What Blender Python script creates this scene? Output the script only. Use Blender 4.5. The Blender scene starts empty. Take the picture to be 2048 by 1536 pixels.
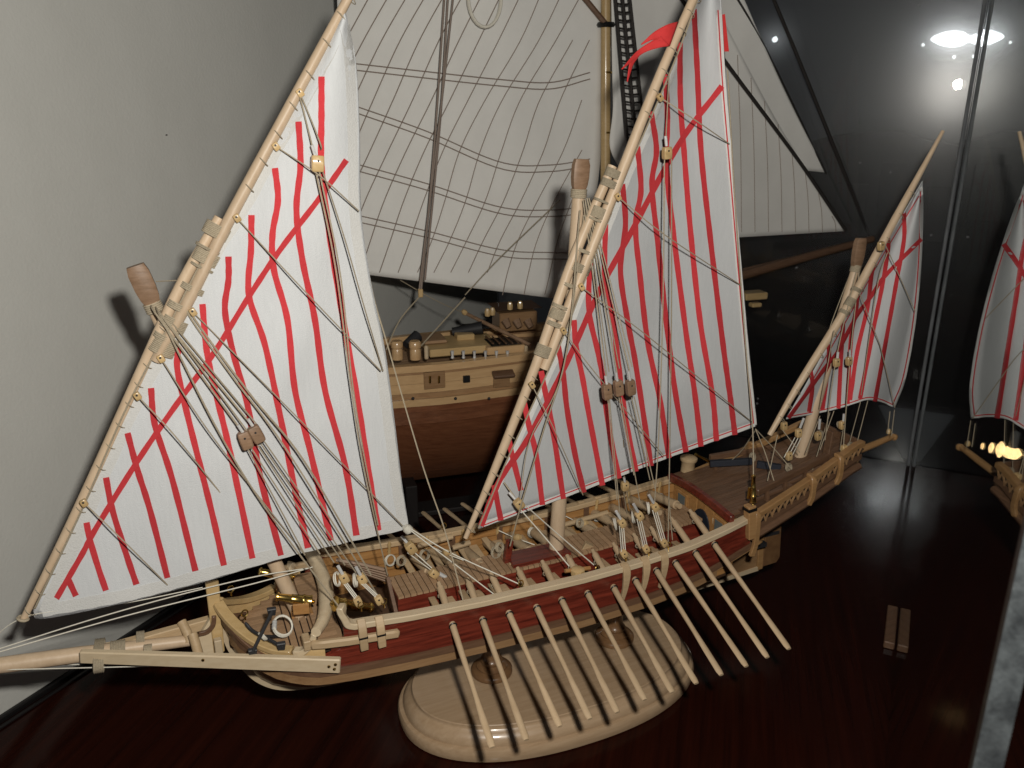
import bpy, math, random
from mathutils import Vector as V, Matrix, noise
random.seed(7)
D = bpy.data
sc = bpy.context.scene
col = sc.collection
# one Blender unit is 10 cm: the models are table-top size
sc.unit_settings.system = 'METRIC'; sc.unit_settings.scale_length = 0.1
# ------------------------------------------------------------------ camera
F_PX, PITCH, YAW = 1650.0, math.radians(18.5), math.radians(23)
Rr = V((math.cos(YAW), -math.sin(YAW), 0))
Fh = V((math.sin(YAW), math.cos(YAW), 0))
Fw = Fh*math.cos(PITCH) - V((0, 0, 1))*math.sin(PITCH)
Dn = -Fh*math.sin(PITCH) - V((0, 0, 1))*math.cos(PITCH)
CAM = V((-2.5666, -5.2432, 4.6))
cd = D.cameras.new('camera'); cam = D.objects.new('camera', cd); col.objects.link(cam)
cd.sensor_width = 36; cd.lens = F_PX/2048*36; cd.clip_start = .05; cd.clip_end = 200
m = Matrix((Rr, -Dn, -Fw)).transposed().to_4x4(); m.translation = CAM
cam.matrix_world = m
cd.dof.use_dof = True; cd.dof.focus_distance = 5.9; cd.dof.aperture_fstop = 2.2
sc.camera = cam
# ------------------------------------------------------------------ light: the camera's flash, and a dim room
w = D.worlds.new('World'); sc.world = w; w.use_nodes = True
bg = w.node_tree.nodes['Background']; bg.inputs[0].default_value = (.95, .97, 1, 1); bg.inputs[1].default_value = .055
fl = D.lights.new('flash', 'POINT'); fl.energy = 1340; fl.shadow_soft_size = .10; fl.color = (1, .955, .875)
flo = D.objects.new('flash', fl); col.objects.link(flo); flo.location = CAM + Rr*.37 - Dn*.54 - Fw*.02
sc.view_settings.view_transform = 'Standard'; sc.view_settings.look = 'None'
sc.view_settings.exposure = 0; sc.view_settings.gamma = 1
cy = sc.cycles
cy.max_bounces = 8; cy.transmission_bounces = 8; cy.transparent_max_bounces = 8; cy.glossy_bounces = 4; cy.diffuse_bounces = 3
cy.caustics_reflective = False; cy.caustics_refractive = False; cy.sample_clamp_indirect = 3

# ------------------------------------------------------------------ measuring helpers
def ray(u, v): return Rr*((u-1024)/F_PX) + Dn*((v-768)/F_PX) + Fw
def P(u, v, y=0.0):
    d = ray(u, v); return CAM + d*((y-CAM.y)/d.y)
def PX(u, v, x):
    d = ray(u, v); return CAM + d*((x-CAM.x)/d.x)
def PZ(u, v, z=0.0):
    d = ray(u, v); return CAM + d*((z-CAM.z)/d.z)
def PN(u, v, n, o):
    d = ray(u, v); return CAM + d*((o-n.dot(CAM))/n.dot(d))
def lerp(a, b, t): return a + (b-a)*t
def interp(tab, x):
    if x <= tab[0][0]: return tab[0][1]
    for (a, b), (c, d) in zip(tab, tab[1:]):
        if x <= c: return b + (d-b)*(x-a)/(c-a)
    return tab[-1][1]
def catmull(pts, n):
    if len(pts) < 3: return [pts[0] + (pts[-1]-pts[0])*(i/n) for i in range(n+1)]
    q = [pts[0]*2-pts[1]] + list(pts) + [pts[-1]*2-pts[-2]]
    out = []; k = len(pts)-1
    for i in range(n+1):
        t = i/n*k; j = min(int(t), k-1); t -= j
        a, b, c, d = q[j:j+4]
        out.append(.5*((2*b) + (c-a)*t + (2*a-5*b+4*c-d)*t*t + (3*b-a-3*c+d)*t**3))
    return out

# ------------------------------------------------------------------ materials
def mat(name, colr, rough=.6, metal=0, colr2=None, scale=(6, 40, 40), bump=0, spec=.4, coat=0, detail=5, emit=None, contrast=.5, trans=0, fine=0, rot=0):
    mt = D.materials.new(name); mt.use_nodes = True
    nt = mt.node_tree; N = nt.nodes; L = nt.links; b = N['Principled BSDF']
    b.inputs['Base Color'].default_value = (*colr, 1); b.inputs['Roughness'].default_value = rough
    b.inputs['Metallic'].default_value = metal; b.inputs['Specular IOR Level'].default_value = spec
    if coat: b.inputs['Coat Weight'].default_value = coat; b.inputs['Coat Roughness'].default_value = .12
    if emit: b.inputs['Emission Color'].default_value = (*emit[0], 1); b.inputs['Emission Strength'].default_value = emit[1]
    if colr2:
        tc = N.new('ShaderNodeTexCoord'); mp = N.new('ShaderNodeMapping'); mp.inputs['Scale'].default_value = scale
        ns = N.new('ShaderNodeTexNoise'); ns.inputs['Scale'].default_value = 1; ns.inputs['Detail'].default_value = detail
        ns.inputs['Roughness'].default_value = .65
        L.new(tc.outputs['Object'], mp.inputs[0]); L.new(mp.outputs[0], ns.inputs['Vector'])
        if rot:
            m0 = N.new('ShaderNodeMapping'); m0.inputs['Rotation'].default_value = (0, 0, rot)
            L.new(tc.outputs['Object'], m0.inputs[0]); L.new(m0.outputs[0], mp.inputs[0])
        rp = N.new('ShaderNodeValToRGB'); e = rp.color_ramp.elements
        e[0].position = .5-contrast/2; e[1].position = .5+contrast/2
        e[0].color = (*colr2, 1); e[1].color = (*colr, 1)
        L.new(ns.outputs[0], rp.inputs[0])
        oi = N.new('ShaderNodeObjectInfo'); hs = N.new('ShaderNodeHueSaturation')
        mr = N.new('ShaderNodeMapRange'); mr.inputs[3].default_value = .86; mr.inputs[4].default_value = 1.12
        L.new(oi.outputs['Random'], mr.inputs[0]); L.new(mr.outputs[0], hs.inputs['Value'])
        L.new(rp.outputs[0], hs.inputs['Color']); L.new(hs.outputs[0], b.inputs['Base Color'])
        src = ns
        if fine:
            n2 = N.new('ShaderNodeTexNoise'); n2.inputs['Scale'].default_value = fine; n2.inputs['Detail'].default_value = 3
            L.new(tc.outputs['Object'], n2.inputs['Vector']); src = n2
        if bump:
            bp = N.new('ShaderNodeBump'); bp.inputs['Strength'].default_value = bump; bp.inputs['Distance'].default_value = .01
            L.new(src.outputs[0], bp.inputs['Height']); L.new(bp.outputs[0], b.inputs['Normal'])
    if trans:
        out = N['Material Output']; tr = N.new('ShaderNodeBsdfTranslucent'); mx = N.new('ShaderNodeMixShader')
        mx.inputs[0].default_value = trans
        if colr2: L.new(hs.outputs[0], tr.inputs[0])
        else: tr.inputs[0].default_value = (*colr, 1)
        L.new(b.outputs[0], mx.inputs[1]); L.new(tr.outputs[0], mx.inputs[2]); L.new(mx.outputs[0], out.inputs[0])
    return mt

M = {}
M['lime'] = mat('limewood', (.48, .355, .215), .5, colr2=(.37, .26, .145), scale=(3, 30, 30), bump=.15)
M['spar'] = mat('spar_wood', (.60, .46, .32), .45, colr2=(.49, .36, .235), scale=(18, 18, 5), bump=.2)
M['oar'] = mat('oar_wood', (.50, .375, .24), .55, colr2=(.39, .28, .165), scale=(14, 5, 14), bump=.25)
M['yellow'] = mat('boxwood', (.56, .40, .20), .4, colr2=(.46, .31, .135), scale=(5, 30, 30), bump=.1, coat=.3)
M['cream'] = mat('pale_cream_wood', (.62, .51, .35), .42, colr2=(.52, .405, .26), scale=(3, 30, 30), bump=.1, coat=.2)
M['orange'] = mat('varnished_pine', (.44, .24, .09), .35, colr2=(.30, .14, .045), scale=(3, 35, 35), bump=.2, coat=.4)
M['hull'] = mat('hull_walnut_light', (.36, .22, .11), .4, colr2=(.24, .13, .06), scale=(3, 40, 40), bump=.2, coat=.3)
M['red'] = mat('padauk_red', (.21, .036, .020), .28, colr2=(.075, .013, .008), scale=(2.2, 40, 34), bump=.3, coat=.35, contrast=.35)
M['pine'] = mat('aged_pine', (.40, .235, .105), .42, colr2=(.29, .155, .06), scale=(4, 30, 30), coat=.25, bump=.1)
M['brown'] = mat('walnut', (.17, .095, .055), .42, colr2=(.095, .05, .028), scale=(3, 40, 40), bump=.2, coat=.2)
M['deck'] = mat('deck_plank_wood', (.38, .245, .145), .5, colr2=(.28, .17, .09), scale=(8, 30, 30), bump=.2)
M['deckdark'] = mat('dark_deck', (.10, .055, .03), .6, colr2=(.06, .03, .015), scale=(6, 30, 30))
M['caulk'] = mat('caulking', (.025, .014, .008), .9)
M['block'] = mat('walnut_block', (.30, .19, .12), .5, colr2=(.17, .10, .055), scale=(10, 10, 40), bump=.2)
M['cloth'] = mat('sailcloth', (.60, .615, .625), .95, colr2=(.55, .565, .575), scale=(70, 70, 7), bump=.32, spec=.05, trans=.12, fine=150)
M['hem'] = mat('sail_hem_cloth', (.66, .66, .645), .95, colr2=(.60, .60, .58), scale=(50, 50, 50), bump=.4, spec=.05, fine=110)
M['stripe'] = mat('red_print', (.56, .052, .060), .9, colr2=(.48, .04, .047), scale=(60, 60, 60), bump=.2, spec=.05, fine=130)
M['pennant'] = mat('red_bunting', (.60, .035, .035), .85, colr2=(.5, .03, .03), scale=(30, 30, 30))
M['oldcloth'] = mat('old_sailcloth', (.82, .81, .775), .95, colr2=(.76, .75, .715), scale=(3, 3, 3), bump=.15, spec=.05, trans=.1, fine=90)
M['seam'] = mat('seam_thread', (.27, .215, .18), .9)
M['line'] = mat('hemp_line', (.42, .36, .26), .8, colr2=(.26, .215, .15), scale=(90, 90, 90), bump=.3)
M['whiteline'] = mat('white_cord', (.72, .69, .60), .7, colr2=(.55, .52, .44), scale=(90, 90, 90), bump=.3)
M['whip'] = mat('silvery_whipping', (.62, .62, .60), .35, spec=.7, colr2=(.4, .4, .4), scale=(120, 120, 120))
M['darkrope'] = mat('tarred_rope', (.022, .018, .016), .8)
M['brass'] = mat('brass', (.72, .50, .16), .24, metal=1, colr2=(.55, .36, .10), scale=(20, 20, 20))
M['iron'] = mat('black_iron', (.02, .02, .022), .5)
M['navy'] = mat('navy_paint', (.016, .019, .028), .5)
M['black'] = mat('black_paint', (.008, .008, .008), .4)
M['windowgrey'] = mat('window_pane_grey', (.12, .14, .14), .25)
M['base'] = mat('beech', (.40, .285, .18), .33, colr2=(.33, .225, .135), scale=(2.5, 28, 28), bump=.08, coat=.45, contrast=.35)
M['turned'] = mat('turned_walnut', (.20, .11, .05), .38, colr2=(.11, .055, .025), scale=(14, 14, 14), coat=.3)
M['table'] = mat('mahogany_lacquer', (.026, .0058, .0030), .13, colr2=(.0085, .0024, .0017), scale=(.5, 13, 6), bump=.03, spec=.11, contrast=.45, rot=math.radians(-52), detail=8)
M['wall'] = mat('matt_grey_paint', (.61, .61, .575), .9, colr2=(.57, .57, .535), scale=(2.2, 2.2, 1.2), bump=.22, spec=.1, fine=38)
M['trim'] = mat('black_trim', (.010, .009, .009), .3)
M['roomwall'] = mat('room_wall_paint', (.30, .30, .31), .9, colr2=(.20, .20, .21), scale=(.12, .12, .02))
M['darkroom'] = mat('dark_shape', (.022, .018, .017), .5, colr2=(.010, .008, .008), scale=(.5, .5, .3))
M['silicone'] = mat('clear_silicone', (.34, .36, .38), .3, spec=.6, colr2=(.16, .17, .18), scale=(8, 8, 3), bump=.4)
M['glassedge'] = mat('ground_glass_edge', (.030, .034, .036), .4, spec=.4, colr2=(.007, .008, .009), scale=(16, 16, 12), bump=1, contrast=.35)
M['card'] = mat('grey_card', (.40, .40, .40), .7)
M['reddish'] = mat('red_brown_lacquer', (.22, .088, .042), .25, colr2=(.12, .042, .020), scale=(2, 40, 30), coat=.8, bump=.2)
M['cutterwood'] = mat('cutter_planking', (.58, .39, .205), .3, colr2=(.47, .295, .145), scale=(3, 30, 30), coat=.5, bump=.1)
M['glarewhite'] = mat('white_glare', (.9, .9, .9), .4, emit=((.93, .97, 1), 12))  # emission for the added flash glare and the reflected glint
M['lampwarm'] = mat('warm_bulb_lit', (.9, .8, .6), .4, emit=((1, .62, .26), 5))
M['metalgrey'] = mat('lamp_housing', (.2, .2, .2), .5)
def glassmat(nm='case_glass', halo=0, dust=.55):
    mt = D.materials.new(nm); mt.use_nodes = True; nt = mt.node_tree; N = nt.nodes; L = nt.links
    b = N['Principled BSDF']; out = N['Material Output']
    gl = N.new('ShaderNodeBsdfGlass'); gl.inputs['Roughness'].default_value = 0; gl.inputs['IOR'].default_value = 1.5
    gl.inputs['Color'].default_value = (.97, .985, .98, 1)
    # dust: tiny pale specks stuck on the pane
    tc = N.new('ShaderNodeTexCoord'); vo = N.new('ShaderNodeTexVoronoi'); vo.inputs['Scale'].default_value = 3.2
    ns = N.new('ShaderNodeTexNoise'); ns.inputs['Scale'].default_value = 9
    mp = N.new('ShaderNodeMapRange'); mp.inputs[1].default_value = .035; mp.inputs[2].default_value = .07; mp.inputs[3].default_value = dust; mp.inputs[4].default_value = 0
    L.new(tc.outputs['Object'], vo.inputs['Vector']); L.new(vo.outputs['Distance'], mp.inputs[0])
    df = N.new('ShaderNodeBsdfDiffuse'); df.inputs[0].default_value = (.5, .5, .52, 1)
    mx = N.new('ShaderNodeMixShader'); L.new(mp.outputs[0], mx.inputs[0]); L.new(gl.outputs[0], mx.inputs[1]); L.new(df.outputs[0], mx.inputs[2])
    if halo:  # rough layer added to spread a halo around the white glare
        rf_ = N.new('ShaderNodeBsdfGlass'); rf_.inputs['Roughness'].default_value = .21; rf_.inputs['IOR'].default_value = 1.5
        m2 = N.new('ShaderNodeMixShader'); m2.inputs[0].default_value = halo
        L.new(mx.outputs[0], m2.inputs[1]); L.new(rf_.outputs[0], m2.inputs[2]); L.new(m2.outputs[0], out.inputs[0])
    else: L.new(mx.outputs[0], out.inputs[0])
    return mt
M['glass'] = glassmat('case_glass', 0, 0); M['haloglass'] = glassmat('halo_case_glass', .36)

# ------------------------------------------------------------------ mesh builder
class MB:
    def __init__(s): s.v = []; s.f = []
    def add(s, vs, fs):
        n = len(s.v); s.v += [V(p) for p in vs]; s.f += [tuple(i+n for i in f) for f in fs]; return s
    def box(s, c, sx, sy, sz, X=V((1, 0, 0)), Y=V((0, 1, 0)), Z=V((0, 0, 1))):
        c = V(c); vs = [c + X*(a*sx/2) + Y*(b*sy/2) + Z*(d*sz/2) for a in (-1, 1) for b in (-1, 1) for d in (-1, 1)]
        return s.add(vs, [(0, 1, 3, 2), (4, 6, 7, 5), (0, 4, 5, 1), (2, 3, 7, 6), (0, 2, 6, 4), (1, 5, 7, 3)])
    def bar(s, p0, p1, wd, h, up=V((0, 0, 1)), w1=None, h1=None):
        p0, p1 = V(p0), V(p1); t = (p1-p0).normalized(); sd = t.cross(up).normalized(); u = sd.cross(t)
        w1 = w1 or wd; h1 = h1 or h
        vs = [p0+sd*a*wd/2+u*b*h/2 for a, b in ((-1, -1), (1, -1), (1, 1), (-1, 1))] + [p1+sd*a*w1/2+u*b*h1/2 for a, b in ((-1, -1), (1, -1), (1, 1), (-1, 1))]
        return s.add(vs, [(3, 2, 1, 0), (4, 5, 6, 7), (0, 1, 5, 4), (1, 2, 6, 5), (2, 3, 7, 6), (3, 0, 4, 7)])
    def sweep(s, pts, wd, h, up=V((0, 0, 1))):
        n = len(pts); vs = []; fs = []
        for i, p in enumerate(pts):
            t = (pts[min(i+1, n-1)]-pts[max(i-1, 0)]).normalized(); sd = t.cross(up).normalized(); u = sd.cross(t)
            a = wd[i] if isinstance(wd, list) else wd; b = h[i] if isinstance(h, list) else h
            vs += [p+sd*x*a/2+u*y*b/2 for x, y in ((-1, -1), (1, -1), (1, 1), (-1, 1))]
        for i in range(n-1):
            k = i*4
            fs += [(k+j, k+(j+1) % 4, k+4+(j+1) % 4, k+4+j) for j in range(4)]
        fs += [(3, 2, 1, 0), tuple(4*(n-1)+j for j in range(4))]
        return s.add(vs, fs)
    def tube(s, pts, r, n=8, cap=True, flat=None):
        k = len(pts); vs = []; fs = []
        t0 = (pts[1]-pts[0]).normalized(); ref = V((0, 0, 1)) if abs(t0.z) < .9 else V((1, 0, 0))
        a = t0.cross(ref).normalized()
        for i, p in enumerate(pts):
            t = (pts[min(i+1, k-1)]-pts[max(i-1, 0)]).normalized()
            a = (a - t*a.dot(t)).normalized(); b = t.cross(a)
            rr = r[i] if isinstance(r, (list, tuple)) else r
            fx = flat[i] if flat else 1
            vs += [p + a*math.cos(2*math.pi*j/n)*rr + b*math.sin(2*math.pi*j/n)*rr*fx for j in range(n)]
        for i in range(k-1):
            for j in range(n):
                fs.append((i*n+j, i*n+(j+1) % n, (i+1)*n+(j+1) % n, (i+1)*n+j))
        if cap: fs += [tuple(range(n-1, -1, -1)), tuple((k-1)*n+j for j in range(n))]
        return s.add(vs, fs)
    def lathe(s, prof, o, ax=V((0, 0, 1)), n=16, sx=1, sy=1):
        o = V(o); ax = V(ax).normalized(); ref = V((1, 0, 0)) if abs(ax.x) < .9 else V((0, 1, 0))
        a = (ref-ax*ref.dot(ax)).normalized(); b = ax.cross(a); vs = []; fs = []
        for (r, z) in prof:
            vs += [o+ax*z+a*math.cos(2*math.pi*j/n)*r*sx+b*math.sin(2*math.pi*j/n)*r*sy for j in range(n)]
        for i in range(len(prof)-1):
            for j in range(n): fs.append((i*n+j, i*n+(j+1) % n, (i+1)*n+(j+1) % n, (i+1)*n+j))
        fs += [tuple(range(n-1, -1, -1)), tuple((len(prof)-1)*n+j for j in range(n))]
        return s.add(vs, fs)
    def ring(s, c, ax, R, r, n=12, m=5, ry=None, refv=None):
        c = V(c); ax = V(ax).normalized(); ref = refv or (V((0, 0, 1)) if abs(ax.z) < .9 else V((1, 0, 0)))
        a = (ref-ax*ref.dot(ax)).normalized(); b = ax.cross(a); ry = ry or R; vs = []; fs = []
        for i in range(n):
            t = 2*math.pi*i/n; p = c+a*R*math.cos(t)+b*ry*math.sin(t); o = (a*math.cos(t)+b*math.sin(t))
            for j in range(m):
                q = 2*math.pi*j/m; vs.append(p+o*r*math.cos(q)+ax*r*math.sin(q))
        for i in range(n):
            for j in range(m):
                fs.append((i*m+j, ((i+1) % n)*m+j, ((i+1) % n)*m+(j+1) % m, i*m+(j+1) % m))
        return s.add(vs, fs)
    def prism(s, poly, off):
        n = len(poly); off = V(off)
        vs = [V(p) for p in poly]+[V(p)+off for p in poly]
        return s.add(vs, [tuple(range(n-1, -1, -1)), tuple(range(n, 2*n))]+[(i, (i+1) % n, n+(i+1) % n, n+i) for i in range(n)])
    def grid(s, rows):
        n = len(rows[0]); vs = [p for r in rows for p in r]
        return s.add(vs, [(i*n+j, i*n+j+1, (i+1)*n+j+1, (i+1)*n+j) for i in range(len(rows)-1) for j in range(n-1)])
    def build(s, name, mt, parent=None, smooth=40, bevel=0, solid=0):
        o0 = root_loc(parent)
        me = D.meshes.new(name); me.from_pydata([p-o0 for p in s.v], [], s.f); me.update()
        import bmesh
        b = bmesh.new(); b.from_mesh(me); bmesh.ops.recalc_face_normals(b, faces=b.faces); b.to_mesh(me); b.free()
        ob = D.objects.new(name, me); col.objects.link(ob); me.materials.append(M[mt] if isinstance(mt, str) else mt)
        if parent: ob.parent = parent
        if smooth:
            for p in me.polygons: p.use_smooth = True
            me.set_sharp_from_angle(angle=math.radians(smooth))
        if solid:
            md = ob.modifiers.new('thickness', 'SOLIDIFY'); md.thickness = solid; md.offset = 0
        if bevel:
            md = ob.modifiers.new('bevel', 'BEVEL'); md.width = bevel; md.segments = 1; md.limit_method = 'ANGLE'
        return ob
def root_loc(p):
    if p is None: return V((0, 0, 0))
    while p.parent: p = p.parent
    return V(p.location)
def thing(name, loc, label, cat, group=None):
    o = D.objects.new(name, None); col.objects.link(o); o.location = loc; o.empty_display_size = .1
    o['label'] = label; o['category'] = cat
    if group: o['group'] = group
    return o
def tag(o, label=None, cat=None, group=None, kind=None):
    for k, x in (('label', label), ('category', cat), ('group', group), ('kind', kind)):
        if x: o[k] = x
    return o

# ================================================================== setting: table, wall, glass case, dim room
NRM = V((-.65232, .75794, 0)); DIR = V((.75794, .65232, 0))     # case axes: across, and towards the back
WO, GO, BO = 3.70, -2.608, 6.25                                  # wall face, side glass inner face, back glass inner face
def case(n, d, z): return NRM*n + DIR*d + V((0, 0, z))
b = MB().box(case((WO-6)/2+.0, (BO-11)/2+2.2, -.15), 11.2, 18.4, .30, NRM, DIR)
tag(b.build('table_top', 'table', None, 0), 'dark polished mahogany case floor with red grain', None, None, 'structure')
b = MB().box(case(WO+.1, 1.2, 4), .2, 10.1, 9.2, NRM, DIR)
wl = tag(b.build('display_wall', 'wall', None, 0), 'matt grey back board of the display case', None, None, 'structure')
MB().box(case(WO-.025, 1.2, .03), .05, 10.0, .06, NRM, DIR).build('skirting', 'trim', wl, 0, .012)
MB().box(case(WO-.085, 1.2, .010), .04, 10.0, .02, NRM, DIR).build('skirting_bead', 'trim', wl, 0, .006)
MB().lathe([(.012, 0), (.01, .004), (.002, .006)], PN(333, 270, NRM, WO-.001), -NRM, 8, 1, .5).build('scuff_mark', 'black', wl)
# side pane: its front edge is the pale cut edge at the right of the picture
d0 = -3.30
sp = thing('side_glass_pane', case(GO, d0, 0), 'clear side glass pane at the right, mirroring the stern of the striped galley', 'glass pane')
MB().box(case(GO-.03, (d0+.02+BO)/2, 4), .06, BO-d0-.02, 8, NRM, DIR).build('glass_sheet', 'glass', sp, 0)
MB().box(case(GO-.03, d0-.012, 4), .064, .06, 8, NRM, DIR).build('cut_edge', 'glassedge', sp, 0)
bp = thing('back_glass_pane', case(0, BO, 0), 'clear back glass pane behind both ships, with an added white glare showing through', 'glass pane')
MB().box(case((GO+WO)/2, BO+.03, 4), WO-GO-.01, .06, 8, NRM, DIR).build('glass_sheet', 'haloglass', bp, 0)
cp = MB()
cp.tube([case(GO+.035, BO-.03, .002), case(GO+.035, BO-.03, 7)], .022, 8)
tag(cp.build('corner_bead', 'silicone', None), 'shiny upright sealant bead where the two glass panes meet', 'sealant bead')
# sheet of grey card lying behind the back pane
cb = MB().prism([case(-2.58, 6.36, .004), case(-2.49, 6.45, .004), case(-2.06, 8.6, .004), case(-2.58, 8.6, .004)], (0, 0, .02))
tag(cb.build('grey_card', 'card', None, 0), 'strip of grey card lying behind the corner of the glass case', 'card')
# dark room beyond the glass
rw = MB().box(DIR*26 + V((0, 0, 4)), 70, .4, 40, NRM, DIR)
tag(rw.build('room_wall', 'roomwall', None, 0), 'dim grey wall of the dark room', None, None, 'structure')
rf = MB().box(DIR*18 + V((0, 0, -7)), 70, 18, .4, NRM, DIR)
tag(rf.build('room_floor', 'darkroom', None, 0), 'dark floor of the room', None, None, 'structure')
ck = thing('dark_shape', PN(1750, 500, DIR, 22), 'long dark cabinet with a rounded top, added for the dark shapes in the room', 'silhouette')  # dark body added for the silhouettes low in the room
ct = [(-1.9, 0), (-1.9, 9.2), (-1.2, 9.7), (0, 9.9), (3, 9.7), (6, 9.9), (9, 9.6), (20, 9.9), (20, 0)]
def rp(u, v, d=22): return PN(u, v, DIR, d)
pl = [rp(1400, 900), rp(1400, 330), rp(1560, 300), rp(1650, 275), rp(1740, 262), rp(1800, 262), rp(1850, 280), rp(1960, 300), rp(2080, 300), rp(2080, 900)]
MB().prism(pl, DIR*2).build('shape_body', 'darkroom', ck, 0)
for k, (u, v) in enumerate(((1700, 420), (1790, 380), (1880, 430))):
    p = rp(u, v, 21.96); MB().box(p, .9, .08, 1.6, NRM, DIR).build('shape_panel', 'darkroom', ck, 0, .05)
# glowing bodies added for the flash glare and its sparkles
lp = thing('flash_glare', rp(1910, 78, 19), 'brilliant white flash glare in the glass at top right, added as a glowing body', 'lamp')
c = rp(1903, 78, 19)
MB().lathe([(.02, -.50), (.07, -.44), (.16, -.20), (.19, .05), (.16, .26), (.06, .44), (.12, .58), (.10, .70), (.02, .78)], c, Rr, 16).build('bulb', 'glarewhite', lp)  # glowing body standing in for the flash mirrored in the back glass
for (u, v, r) in ((1972, 84, .05), (1908, 114, .035), (1948, 113, .04), (1846, 90, .035)):
    MB().lathe([(.01, -1*r), (.8*r, -.5*r), (r, 0), (.8*r, .5*r), (.01, r)], rp(u, v, 19), V((0, 0, 1)), 8).build('glare_speck', 'glarewhite', lp)
l2 = MB().lathe([(.01, -.07), (.06, -.04), (.075, 0), (.06, .04), (.01, .07)], rp(1550, 79, 19), Rr, 10, 1.6, 1)  # glowing body added where a lamp's reflection shows
tag(l2.build('spot_glint', 'glarewhite', None), 'small white lamp reflection, added as a glowing body beside the pale jib', 'lamp')
# warm bulb outside, seen low in the side pane
wb = thing('warm_lamp', PN(2034, 905, NRM, -3.4), 'small amber bulb glowing low at the right edge beyond the glass', 'lamp')
c = PN(2036, 908, NRM, -3.4); vd = (c-CAM).normalized(); lat = vd.cross(V((0, 0, 1))).normalized()
MB().lathe([(.01, -.05), (.06, -.04), (.085, 0), (.06, .045), (.01, .06)], c, V((0, 0, 1)), 14).build('bulb', 'lampwarm', wb)
for k, r in ((1, .055), (2, .035), (3, .02)):
    MB().lathe([(.01, -1.5*r), (.6*r, -.7*r), (.7*r, 0), (.6*r, .7*r), (.01, 1.4*r)], c-lat*(.075*k+.02)+V((0, 0, .015)), V((0, 0, 1)), 8).build('bulb', 'lampwarm', wb)
MB().lathe([(.04, .06), (.04, .2), (.02, .22)], c, V((0, 0, 1)), 10).build('socket', 'metalgrey', wb)
# brown wooden chock that touches the side glass
p0, p1 = PZ(1778, 1211, .06), PZ(1771, 1285, .06)
ax = DIR; cc = (p0+p1)/2; cc = cc + NRM*(GO-NRM.dot(cc)+.055)
wk = MB().box(V((cc.x, cc.y, .035)), .09, (p0-p1).length, .07, NRM, DIR)
tag(wk.build('wooden_chock', 'brown', None, 0, .008), 'small brown wooden chock lying against the side glass, doubled by its reflection', 'wood block')

# ================================================================== stand
ST = thing('display_stand', (.12, 0, 0), 'oval varnished beech display stand under the striped galley', 'stand')
prof = [(1.0, 0), (1.015, .012), (1.02, .04), (1.018, .085), (1.005, .105), (.985, .112), (.972, .113), (.972, .125), (.968, .14), (.955, .165), (.935, .185), (.912, .200), (.892, .212), (.884, .222), (.884, .243), (.878, .25)]
bm_ = MB(); rows = []; n = 96; ce = V((-.01, -.06, 0)); AX, AY = 1.28, .72; ang = math.radians(0)
vs = []; fs = []
for (r, z) in prof:
    for j in range(n):
        t = 2*math.pi*j/n; ct_, st_ = math.cos(t), math.sin(t); e = 2/2.25
        x = math.copysign(abs(ct_)**e, ct_)*(AX-(1-r)*.85); y = math.copysign(abs(st_)**e, st_)*(AY-(1-r)*.85)
        vs.append(ce+V((x, y, z)))
for i in range(len(prof)-1):
    for j in range(n): fs.append((i*n+j, i*n+(j+1) % n, (i+1)*n+(j+1) % n, (i+1)*n+j))
fs += [tuple((len(prof)-1)*n+j for j in range(n)), tuple(range(n-1, -1, -1))]
bm_.add(vs, fs); bm_.build('base_plate', 'base', ST, 35)
for x in (-.52, .62):
    lab = MB().lathe([(.155, .2515), (.168, .258), (.168, .285), (.155, .298), (.135, .303), (.125, .31), (.125, .325), (.105, .338), (.085, .35), (.09, .362), (.09, .375), (.075, .385), (.065, .43), (.068, .50), (.085, .525), (.095, .545), (.095, .565), (.08, .575), (.08, .66)], (x, 0, 0), V((0, 0, 1)), 28)
    pd = lab.build('pedestal', 'turned', ST, 50)

# ================================================================== the galley
G = thing('galley_model', (.12, 0, .56), 'wooden model galley with red striped lateen sails and two banks of oars', 'model ship')
NEAR, FAR = -1, 1
BEAM = [(-2.53, .012), (-2.52, .03), (-2.479, .10), (-2.414, .19), (-2.319, .29), (-2.206, .38), (-2.087, .45), (-1.95, .495), (-1.7, .515), (-1.3, .525), (0, .53), (.9, .52), (1.3, .49), (1.6, .45), (2.1, .40), (2.9, .30)]
ZR = [(-2.53, 1.46), (-2.479, 1.374), (-2.414, 1.308), (-2.319, 1.24), (-2.206, 1.20), (-2.087, 1.195), (-1.95, 1.25), (-1.8, 1.36), (-1.6, 1.35), (-1.36, 1.33), (-.8, 1.305), (0, 1.30), (.45, 1.315), (1.0, 1.36), (1.55, 1.445), (1.7, 1.47), (2.25, 1.64), (2.8, 1.84)]
ZB = [(-2.53, 1.36), (-2.48, 1.27), (-2.414, 1.20), (-2.319, 1.13), (-2.206, 1.085), (-2.087, 1.06), (-1.9, 1.04), (-1.36, 1.01), (-.8, .99), (0, .985), (.6, 1.01), (1.1, 1.075), (1.6, 1.19), (2.1, 1.34)]    # bottom of the red band
def bm(x): return interp(BEAM, x)
def zr(x): return interp(ZR, x)
def zb(x): return interp(ZB, x)
def frange(a, c, n): return [a+(c-a)*i/n for i in range(n+1)]
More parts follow.
